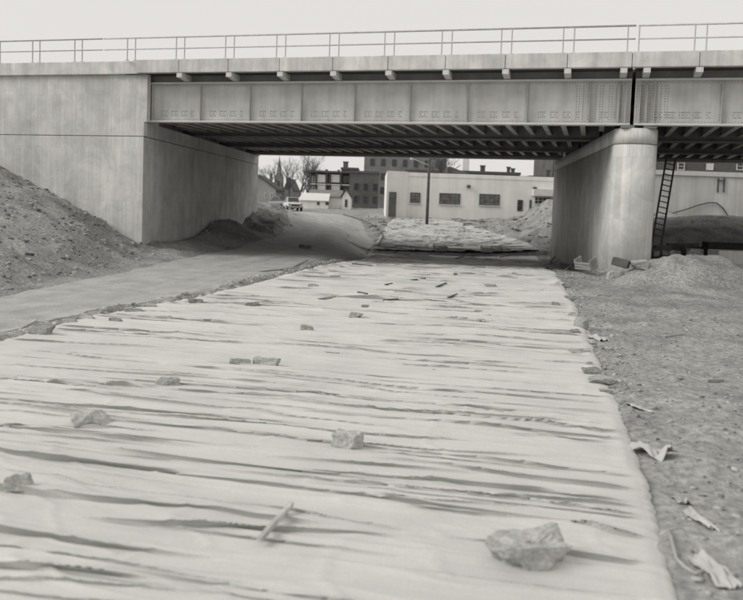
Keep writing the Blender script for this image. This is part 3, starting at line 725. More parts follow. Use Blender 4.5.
MB().poly([(xb_ + .2, -.65, ze - .05), (xb_ + .2, -.65, ze + .15), (xm, -.65, zr + .22), (xm, -.65, zr + .02)], (0, 6.8, 0)).build('roof', M['roof_dark'], h)
q0 = lx(h, 300.5, 200.5, Yh); q1 = lx(h, 329.5, 196.3, Yh)
MB().box(q0[0], q1[0], -3, -.51, zb, q0[1]).build('lean_to_wall', M['white_paint'], h)
MB().poly([(q0[0] - .1, -3.2, q0[1] + .0), (q1[0] + .1, -3.2, q0[1] + .0), (q1[0] + .1, -.26, q1[1] + .3), (q0[0] + .3, -.26, q1[1] + .3)], (0, 0, .08)).build('lean_to_roof', M['trim_white'], h)
for x_, w_ in ((317, 2.6), (325.5, 3.4), ):
    q0 = lx(h, x_, 205, Yh - 3); q1 = lx(h, x_ + w_, 202, Yh - 3); win(h, q0[0], q1[0], q0[1], q1[1], -3.02, nx=2, nz=1)
q0 = lx(h, 344.9, 207, Yh); q1 = lx(h, 347.6, 199.5, Yh); win(h, q0[0], q1[0], q0[1], q1[1], -.52, nx=1, nz=2)
# church
Yc = 260
c = bldg_empty('church', Yc, 278.5, 'grey stone church with tall pointed spire at the left of the opening', 'church')
tx0, zt_ = lx(c, 274.4, 176, Yc); tx1 = lx(c, 282.8, 176, Yc)[0]; zap = lx(c, 278.6, 155, Yc)[1]
MB().box(tx0, tx1, 0, tx1 - tx0, 1, zt_).build('tower', M['brick_light'], c)
mb = MB(); cxm = (tx0 + tx1) / 2; r_ = (tx1 - tx0) / 2 * .8
mb.v = [(cxm + r_ * math.cos(k * PI / 4 + PI / 8), r_ * 1.1 + r_ * math.sin(k * PI / 4 + PI / 8), zt_ + .002) for k in range(8)] + [(cxm, r_ * 1.1, zap)]
mb.f = [(k, (k + 1) % 8, 8) for k in range(8)] + [tuple(range(8))[::-1]]
mb.build('spire', M['roof_mid'], c)
for sx in (tx0 + .12, tx1 - .12):
    mb = MB(); mb.v = [(sx - .22, -.1, zt_), (sx + .22, -.1, zt_), (sx + .22, .34, zt_), (sx - .22, .34, zt_), (sx, .12, zt_ + 2)]; mb.f = [(0, 1, 4), (1, 2, 4), (2, 3, 4), (3, 0, 4), (3, 2, 1, 0)]; mb.build('pinnacle', M['roof_mid'], c)
n0 = lx(c, 282.9, 190, Yc)[0]; n1 = lx(c, 293, 190, Yc)[0]; zn = lx(c, 287, 190, Yc)[1]; znr = lx(c, 286, 178.5, Yc)[1]
MB().poly([(n0, .5, 1), (n1, .5, 1), (n1, .5, zn), ((n0 + n1) / 2, .5, znr), (n0, .5, zn)], (0, 22, 0)).build('nave', M['brick_light'], c)
MB().poly([(n1 + .3, .2, zn - .2), (n1 + .3, .2, zn + .2), ((n0 + n1) / 2, .2, znr + .4), ((n0 + n1) / 2, .2, znr)], (0, 22.5, 0)).build('roof', M['roof_dark'], c)
MB().poly([(n0, .2, zn - .2), ((n0 + n1) / 2, .2, znr), ((n0 + n1) / 2, .2, znr + .4), (n0, .2, zn + .2)], (0, 22.5, 0)).build('roof', M['roof_dark'], c)
win(c, (n0 + n1) / 2 - .7, (n0 + n1) / 2 + .7, 7, 11, .47, nx=2, nz=3)
win(c, cxm - .4, cxm + .4, zt_ - 4, zt_ - 1.5, -.03, nx=1, nz=2)
# house left of church
Yl = 120
h = bldg_empty('gabled_house', Yl, 262, 'pale gabled house with dark roof partly hidden by the abutment', 'house')
q0 = lx(h, 250, 188, Yl); q1 = lx(h, 276, 188, Yl); pk = lx(h, 258, 176, Yl)
MB().poly([(q0[0], 0, 1.2), (q1[0], 0, 1.2), (q1[0], 0, q1[1] - .2), (pk[0], 0, pk[1]), (q0[0], 0, q0[1])], (0, 8, 0)).build('wall', mat('stucco', .34, .9, .15, .6), h)
MB().poly([(q1[0] + .4, -.3, q1[1] - .45), (q1[0] + .4, -.3, q1[1] - .2), (pk[0], -.3, pk[1] + .25), (pk[0], -.3, pk[1] + .02)], (0, 8.6, 0)).build('roof', M['roof_dark'], h)
MB().poly([(q0[0] - .4, -.3, q0[1] - .2), (pk[0], -.3, pk[1] + .02), (pk[0], -.3, pk[1] + .25), (q0[0] - .4, -.3, q0[1])], (0, 8.6, 0)).build('roof', M['roof_dark'], h)
for x_ in (264.5, 270.5):
    a_ = lx(h, x_, 198, Yl); b_ = lx(h, x_ + 2.4, 193, Yl); win(h, a_[0], b_[0], a_[1], b_[1], -.02, nx=1, nz=2, fm=M['trim_white'])

# utility pole
p = at(427, 219); p = Vector((aty(427, 219, 72).x, 72, hb(aty(427, 219, 72).x, 72)))
up = empty('utility_pole', tuple(p), math.radians(10), 'dark wooden utility pole with crossarm in front of the white workshop', 'utility pole')
MB().tube([(0, 0, -.3), (.02, 0, 7.6)], .15, 8, .11).build('pole', M['wood_dark'], up, smooth=True)
MB().box(-1.1, 1.1, -.2, -.11, 7.0, 7.12).build('crossarm', M['wood_dark'], up)
MB().tube([(.38, -.1, 5.9), (.38, -.1, 6.7)], .22, 10).box(.14, .2, -.13, -.07, 6.1, 6.5).build('transformer', M['trim_dark'], up)
for xx in (-1.0, -.5, .5, 1.0): MB().tube([(xx, -.155, 7.12), (xx, -.155, 7.3)], .05, 6).build('insulator', M['trim_white'], up)
MB().tube([(-.1, -.05, 5.4), (-1.7, -.4, 5.9)], .035, 6).tube([(-1.7, -.4, 5.92), (-1.75, -.42, 5.78)], .12, 8).build('lamp_arm', M['trim_white'], up)

# bare trees
def bare_tree(px, Yd, hgt, seed, label, spread=.6, thick=.24):
    q = aty(px, 205, Yd); rr = random.Random(seed)
    t = empty('bare_tree', (q.x, Yd, hb(q.x, Yd) - .1), rr.uniform(0, 6), label, 'tree')
    tr = MB(); br = MB(); tw = MB()
    def grow(p, d, L, r, lv):
        steps = 3; pts = [p]
        for i in range(steps):
            d = (d + Vector((rr.uniform(-.18, .18), rr.uniform(-.18, .18), rr.uniform(-.02, .14)))).normalized(); p = p + d * (L / steps); pts.append(p)
        (tr if lv == 0 else br if lv < 3 else tw).tube(pts, r, 6 if lv == 0 else 4 if lv < 3 else 3, r * .62)
        if lv >= 5: return
        n_ = rr.choice((3, 3, 4)) if lv else 5
        for k in range(n_):
            ang = rr.uniform(0, 2 * PI); s_ = rr.uniform(.5, 1) * (spread + .12 * lv)
            nd = (d + Vector((math.cos(ang) * s_, math.sin(ang) * s_, .1))).normalized()
            st_ = pts[-1] if k < 2 else pts[rr.choice((1, 2, 3))]
            grow(st_, nd, L * rr.uniform(.6, .82), r * rr.uniform(.45, .62), lv + 1)
    grow(Vector((0, 0, 0)), Vector((0, 0, 1)), hgt * .3, thick, 0)
    tr.build('trunk', M['bark'], t, smooth=True); br.build('branches', M['bark'], t); tag(tw.build('twigs', M['bark'], t), kind='stuff')
bare_tree(298, 150, 12.5, 3, 'broad bare tree standing between church and apartment block')
bare_tree(289, 170, 12.0, 5, 'slimmer bare tree directly right of the church')
bare_tree(306, 142, 9.5, 8, 'low bare tree at the left corner of the apartment block')
bare_tree(268, 165, 9.0, 12, 'small bare tree behind the gabled house beside the abutment')
bare_tree(441, 98, 9.0, 21, 'bare tree just right of the utility pole behind the workshop')

# ------------------------------------------------------------------ cars
def car(px, Yd, rz, m, label, sc=1.0):
    q = aty(px, 205, Yd); e = empty('parked_car', (q.x, Yd, hz(q.x, Yd) + .02), rz, label, 'car', 'cars parked on the dirt beyond the bridge')
    # body lofted along y (front at -y)
    prof = [(-2.3, .45, .50, .72), (-2.25, .78, .42, .88), (-1.9, .86, .34, .98), (-1.0, .9, .30, 1.03), (-.2, .92, .30, 1.02), (.9, .92, .30, 1.0), (1.7, .88, .32, .97), (2.25, .78, .42, .86), (2.35, .5, .5, .7)]
    V = []; Fc = []; n_ = 12
    for y, hw, zb_, zt_ in prof:
        for k in range(n_):
            t = 2 * PI * k / n_; cx_ = math.copysign(abs(math.cos(t)) ** .45, math.cos(t)) * hw; cz = math.copysign(abs(math.sin(t)) ** .6, math.sin(t))
            V.append((cx_, y, (zb_ + zt_) / 2 + cz * (zt_ - zb_) / 2))
    for i in range(len(prof) - 1):
        for k in range(n_): Fc.append((i * n_ + k, i * n_ + (k + 1) % n_, (i + 1) * n_ + (k + 1) % n_, (i + 1) * n_ + k))
    Fc.append(tuple(range(n_))[::-1]); Fc.append(tuple((len(prof) - 1) * n_ + k for k in range(n_)))
    b_ = MB(); b_.v = V; b_.f = Fc; b_.build('body', m, e, smooth=True)
    g = MB(); cab = [(-.95, .72, .98), (-.3, .6, 1.48), (.9, .6, 1.5), (1.6, .68, .96)]
    k0 = []
    for y, hw, z in cab: g.v += [(-hw, y, z), (hw, y, z)]
    g.f = [(0, 1, 3, 2), (2, 3, 5, 4), (4, 5, 7, 6), (1, 7, 5, 3), (0, 2, 4, 6), (0, 6, 7, 1)]
    g.build('windscreen', M['glass'], e)
    MB().poly([(-.62, -.34, 1.485), (.62, -.34, 1.485), (.62, .95, 1.505), (-.62, .95, 1.505)], (0, 0, .06)).build('roof', m, e, bevel=.02)
    for sx in (-1, 1):
        MB().tube([(sx * .68, -.98, .98), (sx * .60, -.36, 1.5)], .035, 5).tube([(sx * .6, .95, 1.5), (sx * .7, 1.62, .96)], .05, 5).build('pillar', m, e)
        MB().tube([(sx * .66, -2.28, .74), (sx * .66, -2.2, .74)], .12, 10).build('headlight', M['chrome'], e)
        for y in (-1.4, 1.35):
            w_ = MB().tube([(sx * .7, y, .33), (sx * .9, y, .33)], .33, 14).build('wheel', M['tyre'], e)
            MB().tube([(sx * .9, y, .33), (sx * .925, y, .33)], .17, 10).build('hubcap', M['chrome'], w_)
    MB().box(-.88, .88, -2.42, -2.33, .42, .56).build('bumper', M['chrome'], e, bevel=.02)
    MB().box(-.48, .48, -2.33, -2.27, .56, .76).build('grille', M['black'], e)
    MB().box(-.88, .88, 2.36, 2.44, .42, .56).build('bumper', M['chrome'], e, bevel=.02)
    return e
car(292.5, 92, math.radians(14), M['car_pale'], 'pale rounded sedan facing the camera, front one of the two parked cars')
car(281.5, 101, math.radians(35), M['car_grey'], 'grey sedan parked behind and left of the pale one')

# ------------------------------------------------------------------ rocks
def rock_mesh(name, size, seed, sub=2, n=16, boxy=.6):
    rr = random.Random(seed); bm = bmesh.new()
    for i in range(n):
        v = Vector((rr.uniform(-1, 1), rr.uniform(-1, 1), rr.uniform(-1, 1)))
        v = v.normalized() if rr.random() > boxy else Vector((math.copysign(rr.uniform(.65, .95), v.x), math.copysign(rr.uniform(.6, .9), v.y), math.copysign(rr.uniform(.5, .9), v.z)))
        bm.verts.new(v)
    bmesh.ops.convex_hull(bm, input=bm.verts)
    for v in [v for v in bm.verts if not v.link_faces]: bm.verts.remove(v)
    bmesh.ops.triangulate(bm, faces=bm.faces)
    if sub:
        bmesh.ops.subdivide_edges(bm, edges=bm.edges, cuts=sub, use_grid_fill=True)
        bmesh.ops.smooth_vert(bm, verts=bm.verts, factor=.35, use_axis_x=True, use_axis_y=True, use_axis_z=True)
        for v in bm.verts:
            k = mnoise.noise(v.co * 2.1 + Vector((seed, 0, 0))) * .2 + mnoise.noise(v.co * 5 + Vector((0, seed, 0))) * .10 + abs(mnoise.noise(v.co * 10 + Vector((seed, seed, 0)))) * .06
            v.co += v.co.normalized() * k
    for v in bm.verts: v.co = Vector((v.co.x * size[0] / 2, v.co.y * size[1] / 2, v.co.z * size[2] / 2))
    zmin = min(v.co.z for v in bm.verts); zmax = max(v.co.z for v in bm.verts); cut = zmin + .34 * (zmax - zmin); k = (zmax - zmin) / (zmax - cut)
    for v in bm.verts: v.co.z = (v.co.z - cut) * k if v.co.z > cut else (v.co.z - cut) * .12
    me = bpy.data.meshes.new(name); bm.to_mesh(me); bm.free(); return me
def rock(px, py, wpx, hpx, seed, m, label, hm=None, name='rock', cat='rock', rz=0.0, deep=.75, sub=3, group='rocks weighting the fabric cover', tilt=0, onf=.05, boxy=.6):
    p = at(px, py); d = p.y; s = d / FPX
    q = math.atan2(HC - p.z, d)
    W_ = wpx * s; Hh = max(.03, hpx * s * .8)
    me = rock_mesh(name, (W_, W_ * deep, hm or max(Hh, W_ * .34)), seed, sub, boxy=boxy)
    cz = cover_z(p.x, p.y)
    o = link(name, me, m, loc=(p.x, p.y, (cz if cz is not None else hz(p.x, p.y)) - .02 + (onf - .05))); o.rotation_euler = (0, tilt, rz)
    return tag(o, label, cat, group)
R = [ (93, 430, 46, 20, 'M', 'large pale rough rock on the fabric at left, near the left edge'),
      (168, 390, 25, 13, 'D', 'blocky grey rock on the fabric right of the large pale one'),
      (240, 368, 24, 9, 'M', 'left half of the long low broken slab pair on the fabric'),
      (266, 369, 30, 10, 'M', 'right half of the long low broken slab pair on the fabric'),
      (347, 455, 33, 26, 'M', 'rounded pale rock alone in the middle foreground of the fabric'),
      (307, 334, 15, 9, 'D', 'small square grey rock right of the fabric centre line, behind the slab pair'),
      (357, 321, 17, 8, 'D', 'small rounded grey rock on the fabric, right of the small square one'),
      (366, 310, 12, 4, 'K', 'thin flat dark stone just behind the small rounded rock'),
      (251, 308, 16, 5, 'K', 'flat dark stone on the fabric at mid distance left'),
      (196, 306, 16, 6, 'K', 'flat dark stone near the left fabric edge at mid distance'),
      (314, 289, 12, 4, 'D', 'small pale stone far back on the left half of the fabric'),
      (455, 278, 5, 5, 'K', 'tiny dark stone far back right of centre on the fabric'),
      (490, 289, 13, 5, 'D', 'small flat light stone far back on the right half of the fabric'),
      (514, 277, 5, 3, 'K', 'tiny dark stone far back near the right fabric edge'),
      (478, 315, 10, 3, 'K', 'thin dark stone on the right half of the fabric at mid distance'),
      (434, 374, 4, 2, 'K', 'tiny pebble alone at the centre right of the fabric'),
      (418, 276, 4, 3, 'K', 'tiny dark stone far back left of centre on the fabric'),
      (18, 497, 32, 24, 'M', 'pale rock cut by the left picture edge in the foreground'),
      (462, 293, 7, 3, 'D', 'tiny light stone far back in the middle of the fabric')]
mm = {'M': M['rock'], 'D': mat('rock_mid', .35, .9, .25, 5, .6, 24, .012, fine=.25, fscale=30), 'K': M['rock_dark']}
for i, (x, y, ww, hh, k, lab) in enumerate(R):
    rock(x, y, ww, hh, 31 + i * 7, mm[k], lab, rz=rnd.uniform(-.5, .5), sub=3 if ww > 14 else 1, deep=.35 if i in (2, 3) else .7)
# big broken lump in the foreground
bl = rock(527, 572, 88, 44, 305, M['rock'], 'large rough broken concrete lump in the right foreground of the fabric', rz=.25, sub=6, deep=.55, boxy=.45, hm=.25)
# dirt and rubble pieces along both edges of the cover
E_R = [(580, 329, 17, 14, 'block'), (575, 337, 13, 5, 'dark'), (568, 301, 10, 6, 'dark'), (556, 309, 9, 7, 'dark'), (585, 355, 12, 5, 'pale'), (577, 357, 18, 6, 'mid'), (592, 377, 22, 7, 'dark'), (600, 386, 28, 9, 'mid'),
       (552, 270, 9, 9, 'dark'), (560, 286, 10, 5, 'pale'), (587, 368, 10, 5, 'pale'), (606, 396, 15, 6, 'pale'), (573, 318, 12, 7, 'pale'), (590, 344, 10, 6, 'pale')]
txt = {'block': 'square broken paving block on the right fabric hem', 'dark': 'dark stone lying on the right fabric hem', 'pale': 'pale rubble chip lying on the right fabric hem', 'mid': 'flat grey rubble slab lying on the right fabric hem'}
where = ['beside the pier end of the hem', 'just below the square block', 'far up the hem', 'inside the hem left of the pier', 'below the square block, small', 'long and low', 'second widest', 'widest of all', 'at the far corner by the pier foot', 'behind the others near the pier foot', 'small one between two slabs', 'nearest chip of the hem', 'just above the square block', 'right of the square block']
for i, (x, y, ww, hh, k) in enumerate(E_R):
    rock(x, y, ww, hh, 500 + i * 3, {'block': mm['D'], 'dark': M['rock_dark'], 'pale': M['rock'], 'mid': M['rubble']}[k], txt[k] + ', ' + where[i], name='rubble_piece', cat='rubble', rz=rnd.uniform(-.6, .6), sub=2, group='rubble pieces on the right hem of the fabric')
E_L = [(42, 338, 30, 5), (116, 325, 16, 5), (88, 322, 20, 6), (133, 314, 18, 6), (150, 310, 14, 6), (165, 305, 16, 6), (178, 301, 14, 6), (206, 297, 16, 6), (222, 292, 12, 5), (236, 289, 12, 5), (30, 336, 12, 5), (70, 326, 14, 6)]
wl = ['long dark slab nearest the left picture edge', 'short dark slab set inside the fabric edge', 'rough clod at the kerb end of the left fabric edge', 'rough clod behind the short dark slab', 'grey clod fourth along the left hem', 'grey clod midway along the left hem', 'grey clod left of the flat dark stone', 'grey clod right of the flat dark stone', 'small clod further up the left hem', 'smallest clod far up the left hem', 'blunt stone touching the long dark slab', 'clod between long slab and left road']
for i, (x, y, ww, hh) in enumerate(E_L):
    rock(x, y, ww, hh, 700 + i * 3, M['rock_dark'] if i < 2 else M['rubble'], wl[i], name='rubble_piece', cat='rubble', rz=rnd.uniform(-.4, .4), sub=2, deep=.5, group='rubble pieces on the left hem of the fabric')

# ------------------------------------------------------------------ sticks and boards
def stick(pa, pb, th, m, label, name='stick', cat='stick', up_=.05, z2=None, group=None, flat=1.0):
    a = at(*pa); b = at(*pb); za, zb_ = (cover_z(q.x, q.y) for q in (a, b)); a.z = (za if za is not None else hz(a.x, a.y)) + up_ - .03; b.z = (zb_ if zb_ is not None else hz(b.x, b.y)) + (up_ if z2 is None else z2) - .03
    mid = (a + b) / 2; L = (b - a).length; d = (b - a).normalized()
    mb = MB().box(-L / 2, L / 2, -th / 2, th / 2, -th / 2 * flat, th / 2 * flat)
    o = mb.build(name, m, None, bevel=th * .12); o.location = mid; o.rotation_euler = d.to_track_quat('X', 'Z').to_euler()
    return tag(o, label, cat, group)
stick((259, 557), (291, 521), .042, mat('wood_pale', .5, .85, .25, 6, .4, 30, .005, vein=(3, 30, 30)), 'short pale stick lying diagonally on the fabric in the foreground', up_=.09)
for pa, pb, m_, lab in (((411, 284), (425, 282), 'wood_dark', 'thin dark stick lying flat on the far middle of the fabric'),
        ((436, 290), (446, 286), 'wood_dark', 'short dark stick right of the flat one on the fabric'), ((448, 301), (457, 297), 'wood_dark', 'short dark stick nearest of the far group on the fabric'),
        ((383, 304), (398, 303), 'wood_dark', 'long thin stick left of centre on the far fabric'), ((352, 266), (372, 268), 'wood_dark', 'long dark board shadowed under the bridge near the left hem'),
        ((318, 303), (335, 300), 'wood', 'pale thin stick on the left half of the far fabric'), ((358, 295), (367, 298), 'wood_dark', 'slightly tilted dark stick left of centre'), ((385, 288), (392, 286), 'wood_dark', 'tiny dark stick at the centre of the far fabric')):
    stick(pa, pb, .06, M[m_], lab, group='sticks lying on the far half of the fabric', flat=.7)
stick((252, 273), (300, 269), .10, M['wood'], 'long pale board lying on the dirt road under the bridge', 'board', 'board', flat=.4, up_=.05)
stick((290, 269), (307, 261), .12, M['wood'], 'short pale board slanting across the dirt road edge under the bridge', 'board', 'board', flat=.4, up_=.06)
stick((299, 248.5), (311, 249), .22, M['wood_dark'], 'dark timber end lying at the foot of the dirt heap', 'timber', 'timber', up_=.12)
rock(302, 248, 6, 5, 915, M['black'], 'dark lump beside the timber end at the heap foot', name='dirt_clod', cat='clod', group=None)
# small forms along the far curve of the road
for i, (x, y) in enumerate(((377, 246), (379, 241), (378, 236), (375, 232), (371, 228.5))):
    stick((x - 4, y), (x + 4, y - 2.5), .10, M['wood'], ['pale cross stake nearest the camera on the road curve', 'second pale cross stake on the road curve', 'middle pale cross stake on the road curve', 'fourth pale cross stake on the road curve', 'farthest pale cross stake on the road curve'][i], 'cross_stake', 'stake', group='pale cross stakes along the curved road edge', flat=.5, up_=.12)
a_ = [at(x, y) for x, y in ((368, 252), (379, 246), (383, 238), (379, 231), (370, 225), (357, 220), (343, 216))]
mb = MB().tube([(p.x, p.y, p.z + .16) for p in a_], .05, 5)
tag(link('edge_form', mb.mesh('edge_form'), M['wood_dark']), 'thin dark form strip following the far curve of the road', 'edge form')
# broken crates on the bank edge
def crate(px, py, sc, label, seed, rz=0.3, tilt=.3, m=M['wood']):
    p = at(px, py); e = empty('broken_crate', (p.x, p.y, hz(p.x, p.y) + .16), rz, label, 'crate'); e.rotation_euler = (tilt, 0, rz)
    rr = random.Random(seed)
    for k in range(3): MB().box(-.5 * sc, .5 * sc, k * .22 * sc, k * .22 * sc + .12 * sc, .0, .02).build('slat', m, e)
    for k in range(3): MB().box(-.5 * sc, .5 * sc, -.025, -.003, .05 * sc + k * .15 * sc, .15 * sc + k * .15 * sc).build('slat', m, e)
    for sx in (-.5, .46): MB().box(sx * sc, (sx + .04) * sc, -.002, .6 * sc, .021, .5 * sc + rr.uniform(-.15, .1)).build('batten', m, e)
crate(441, 252.8, .9, 'broken slatted crate lying on the bank edge at the middle of the far hem', 4, m=M['wood'])
crate(487, 254.2, .8, 'broken slatted crate leaning on the bank right of the middle', 5, .1, .2, M['wood'])
crate(583, 277, .75, 'pale slatted crate wreck lying at the foot of the pier', 6, -.9, .35)
for i, (pa, pb) in enumerate((((560, 266), (574, 271)), ((548, 268), (556, 258)), ((566, 272), (580, 262)), ((500, 259), (522, 257)), ((455, 262), (470, 258.5)), ((395, 254), (402, 249)))):
    stick(pa, pb, .12, M['wood_dark'] if i != 2 else M['wood'], ['dark board lying beside the crate wreck', 'dark stake standing askew at the far fabric corner', 'pale lath leaning over the crate wreck', 'long dark board lying along the bank at right', 'dark board lying along the bank at centre', 'short dark stake on the bank at left'][i], 'board', 'board', up_=.1, z2=.25, group='boards scattered along the bank and pier foot', flat=.5)
# timber wedge leaning by the pier
def box_between(a, b, wd, hh, m, name, label, cat):
    L = (b - a).length; o = MB().box(-L / 2, L / 2, -wd / 2, wd / 2, -hh / 2, hh / 2).build(name, m, None, bevel=.02)
    o.location = (a + b) / 2; o.rotation_euler = (b - a).to_track_quat('X', 'Z').to_euler(); return tag(o, label, cat)
_a = aty(613, 258, 30.7); _b = aty(629, 262, 30.4); _a.z = hz(_a.x, _a.y) + .62; _b.z = hz(_b.x, _b.y) + .22
box_between(_a, _b, .35, .3, M['wood_dark'], 'timber', 'thick dark timber block tilted against the pier foot', 'timber')
for px_, py_, Y_, sz, m_, nm, lab, ct, sd_ in ((639, 264, 30.3, (.75, .6, .4), M['rubble'], 'dirt_clod', 'rounded dirt clod right of the tilted timber block', 'clod', 927), (614, 273, 30.2, (.6, .5, .42), M['rock'], 'rubble_piece', 'pale broken concrete piece under the tilted timber block', 'rubble', 931)):
    q = aty(px_, py_, Y_); o = link(nm, rock_mesh(nm, sz, sd_, 3), m_, loc=(q.x, Y_, hz(q.x, Y_) - .05)); tag(o, lab, ct)

# ------------------------------------------------------------------ ladder
pb_ = aty(657.5, 238, 43.5); pt_ = aty(671, 158, 45.5)
lad = empty('ladder', tuple(pb_), 0, 'dark wooden ladder leaning up to the bridge underside right of the pier', 'ladder')
vec = pt_ - pb_; LL = vec.length; lad.rotation_euler = Matrix((Vector((1, 0, 0)) - vec.normalized() * vec.normalized().x, vec.normalized().cross(Vector((1, 0, 0))) , vec.normalized())).transposed().to_euler()
for sx in (-.25, .25): MB().box(sx - .04, sx + .04, -.05, .05, -.4, LL).build('side_rail', M['wood_dark'], lad)
nr = 14
rung = MB().tube([(-.21, 0, 0), (.21, 0, 0)], .03, 6).mesh('rung')
for k in range(nr): link('rung', rung, M['wood_dark'], lad, loc=(0, 0, .15 + k * (LL - .2) / nr))
# things in the hollow behind the ridge
def slab(pa, pb, Yd, dep, m, name, label, cat, tilt=0):
    a = aty(pa[0], pb[1], Yd); b = aty(pb[0], pa[1], Yd)
    o = MB().box(-(b.x - a.x) / 2, (b.x - a.x) / 2, 0, dep, -.4, b.z - a.z).build(name, m, None, bevel=.03)
    o.location = ((a.x + b.x) / 2, Yd, a.z); o.rotation_euler = (0, tilt, 0); return tag(o, label, cat)
slab((718, 252), (760, 268), 34.5, 1.2, M['concrete'], 'concrete_block', 'square grey concrete block half buried at the right picture edge', 'concrete block')
slab((690, 250), (722, 262), 40, .6, M['concrete_pale'], 'concrete_kerb', 'pale concrete kerb piece behind the dirt ridge at right', 'concrete kerb')
slab((708, 244), (760, 250), 39.5, .8, M['black'], 'tar_box', 'low black box lying on the concrete blocks at right', 'box')
for i, (pa, pb, Yd) in enumerate((((655, 246), (672, 250), 40), ((668, 244), (700, 249), 42), ((652, 250), (680, 254), 38.5), ((684, 247), (712, 251), 41))):
    slab(pa, pb, Yd, .35, M['wood_dark'], 'timber', ['dark timber nearest the ladder foot', 'long dark timber farthest back in the hollow', 'low dark timber just behind the ridge crest', 'dark timber beside the pale kerb piece'][i], 'timber', tilt=rnd.uniform(-.05, .05))
for i in range(5):
    x, y = ((665, 253), (672, 253.5), (678, 254), (690, 253), (656, 254))[i]
    q = aty(x, y, 38); o = link('stone', rock_mesh('stone', (.4, .35, .3), 80 + i, 1), M['rock'] if i % 2 else M['rock_dark'], loc=(q.x, 38, q.z - .1))
    tag(o, ['pale', 'light', 'dark', 'greyish', 'small'][i] + ' stone in the row on the ridge crest, ' + ['left of centre', 'second from its left end', 'at its middle', 'at its right end', 'at its left end'][i], 'stone', 'stones along the ridge crest')

# ------------------------------------------------------------------ litter on the right bank
def crumple(px, py, wpx, dpx, seed, m, label, name='crumpled_sheet', cat='sheet', hh=.12, rz=0):
    p = at(px, py); s = p.y / FPX; n_ = 22
    u = np.linspace(-1, 1, n_); U, Vv = np.meshgrid(u, u)
    W_ = wpx * s / 2; Dd = dpx * s / 2 / max(.12, (HC / p.y))
    Xc = U * W_ * (1 + .35 * vnoise(Vv * 1.3 + seed, U * 0 + 2)) + .3 * W_ * vnoise(Vv * 1.5, U * 0 + seed); Yc_ = Vv * Dd * (1 + .3 * vnoise(U * 1.5 + seed, Vv * 0))
    Zc = hh * (np.abs(fbm(U * .9 + seed, Vv * .9, 3, seed)) * 1.1) * (1 - .5 * U * U) + .01
    c_, s_ = math.cos(rz), math.sin(rz); wx = p.x + Xc * c_ - Yc_ * s_; wy = p.y + Xc * s_ + Yc_ * c_
    gz_ = height(wx, wy)
    V = np.stack([(wx - p.x).ravel(), (wy - p.y).ravel(), (gz_ + Zc - p.z).ravel()], 1)
    me = np_mesh(name, V, grid_faces(n_, n_)); o = link(name, me, m, loc=tuple(p), smooth=True)
    md = o.modifiers.new('thick', 'SOLIDIFY'); md.thickness = .006
    return tag(o, label, cat)
paper = mat('paper', .46, .85, .1, 3, .2, 30, .004)
crumple(651, 455, 22, 15, 3, paper, 'crumpled pale paper sheet on the dirt right of the fabric', hh=.2, rz=.5)
crumple(637, 412, 22, 7, 5, M['fabric_dirty'], 'flat dirty cloth scrap on the dirt above the crumpled paper', hh=.05)
crumple(700, 524, 12, 26, 7, M['fabric_dirty'], 'narrow dirty cloth scrap on the dirt at lower right', hh=.07)
crumple(682, 500, 13, 10, 9, M['rubble'], 'small grey scrap on the dirt left of the narrow cloth scrap', hh=.08)
crumple(714, 580, 26, 30, 11, paper, 'pale stiff sack half buried in the bottom right corner', 'paper_sack', 'sack', hh=.16, rz=.1)
crumple(590, 335, 12, 14, 15, paper, 'small crumpled paper piece by the square block on the hem', hh=.18)
rp = [at(x, y) for x, y in ((665, 537), (670, 553), (676, 568), (684, 579), (694, 584), (703, 580))]
mb = MB().tube([(p.x, p.y, hz(p.x, p.y) + .035) for p in rp], .013, 6)
tag(link('rope', mb.mesh('rope'), M['rubble'], smooth=True), 'pale rope end curling on the dirt beside the near fabric corner', 'rope')
stick((597, 296.5), (611, 297), .06, M['wood'], 'short pale lath lying on the dirt in front of the pier', up_=.06)
for i, (pa, pb) in enumerate((((706, 388), (722, 385)), ((628, 322), (640, 326)), ((664, 340), (684, 338)))):
    stick(pa, pb, .05, M['wood'], ['pale lath near the right picture edge on the dirt', 'pale lath lying right of the square block on the dirt', 'pale lath in the middle of the right dirt bank'][i], up_=.05, group='laths on the right dirt bank')

# ------------------------------------------------------------------ loose stones as stuff
def scatter(name, n, region, smin, smax, m, seed, H=height, sink=.25):
    rs = np.random.RandomState(seed); base_me = []
    protos = []
    for k in range(5):
        me = rock_mesh('p', (1, 1, .7), 1000 + seed * 10 + k, 0, 10, .3); vv = np.array([v.co[:] for v in me.vertices]); ff = [tuple(p.vertices) for p in me.polygons]
        protos.append((vv, np.array(ff))); bpy.data.meshes.remove(me)
    pts = region(rs, n); z = H(pts[:, 0], pts[:, 1]); V = []; Fs = []; k0 = 0
    sz = smin * (smax / smin) ** (rs.rand(n) ** 2.2)
    for i in range(n):
        vv, ff = protos[i % 5]; a = rs.rand() * 6.28; c_, s_ = math.cos(a), math.sin(a); q = vv * sz[i] * np.array([1 + .5 * rs.rand(), 1, .6 + .5 * rs.rand()])
        V.append(np.stack([q[:, 0] * c_ - q[:, 1] * s_ + pts[i, 0], q[:, 0] * s_ + q[:, 1] * c_ + pts[i, 1], q[:, 2] + z[i] - sz[i] * sink], 1)); Fs.append(ff + k0); k0 += len(vv)
    return tag(link(name, np_mesh(name, np.concatenate(V), np.concatenate(Fs)), m), kind='stuff')
def reg_right(rs, n):
    y = 4 * (40 / 4) ** rs.rand(n); x = xr(y) + .15 + rs.rand(n) ** 1.3 * 14; return np.stack([x, y], 1)
def reg_emb(rs, n):
    y = 17 + rs.rand(n) * 21.5; x = -9.4 - rs.rand(n) ** .9 * 9; return np.stack([x, y], 1)
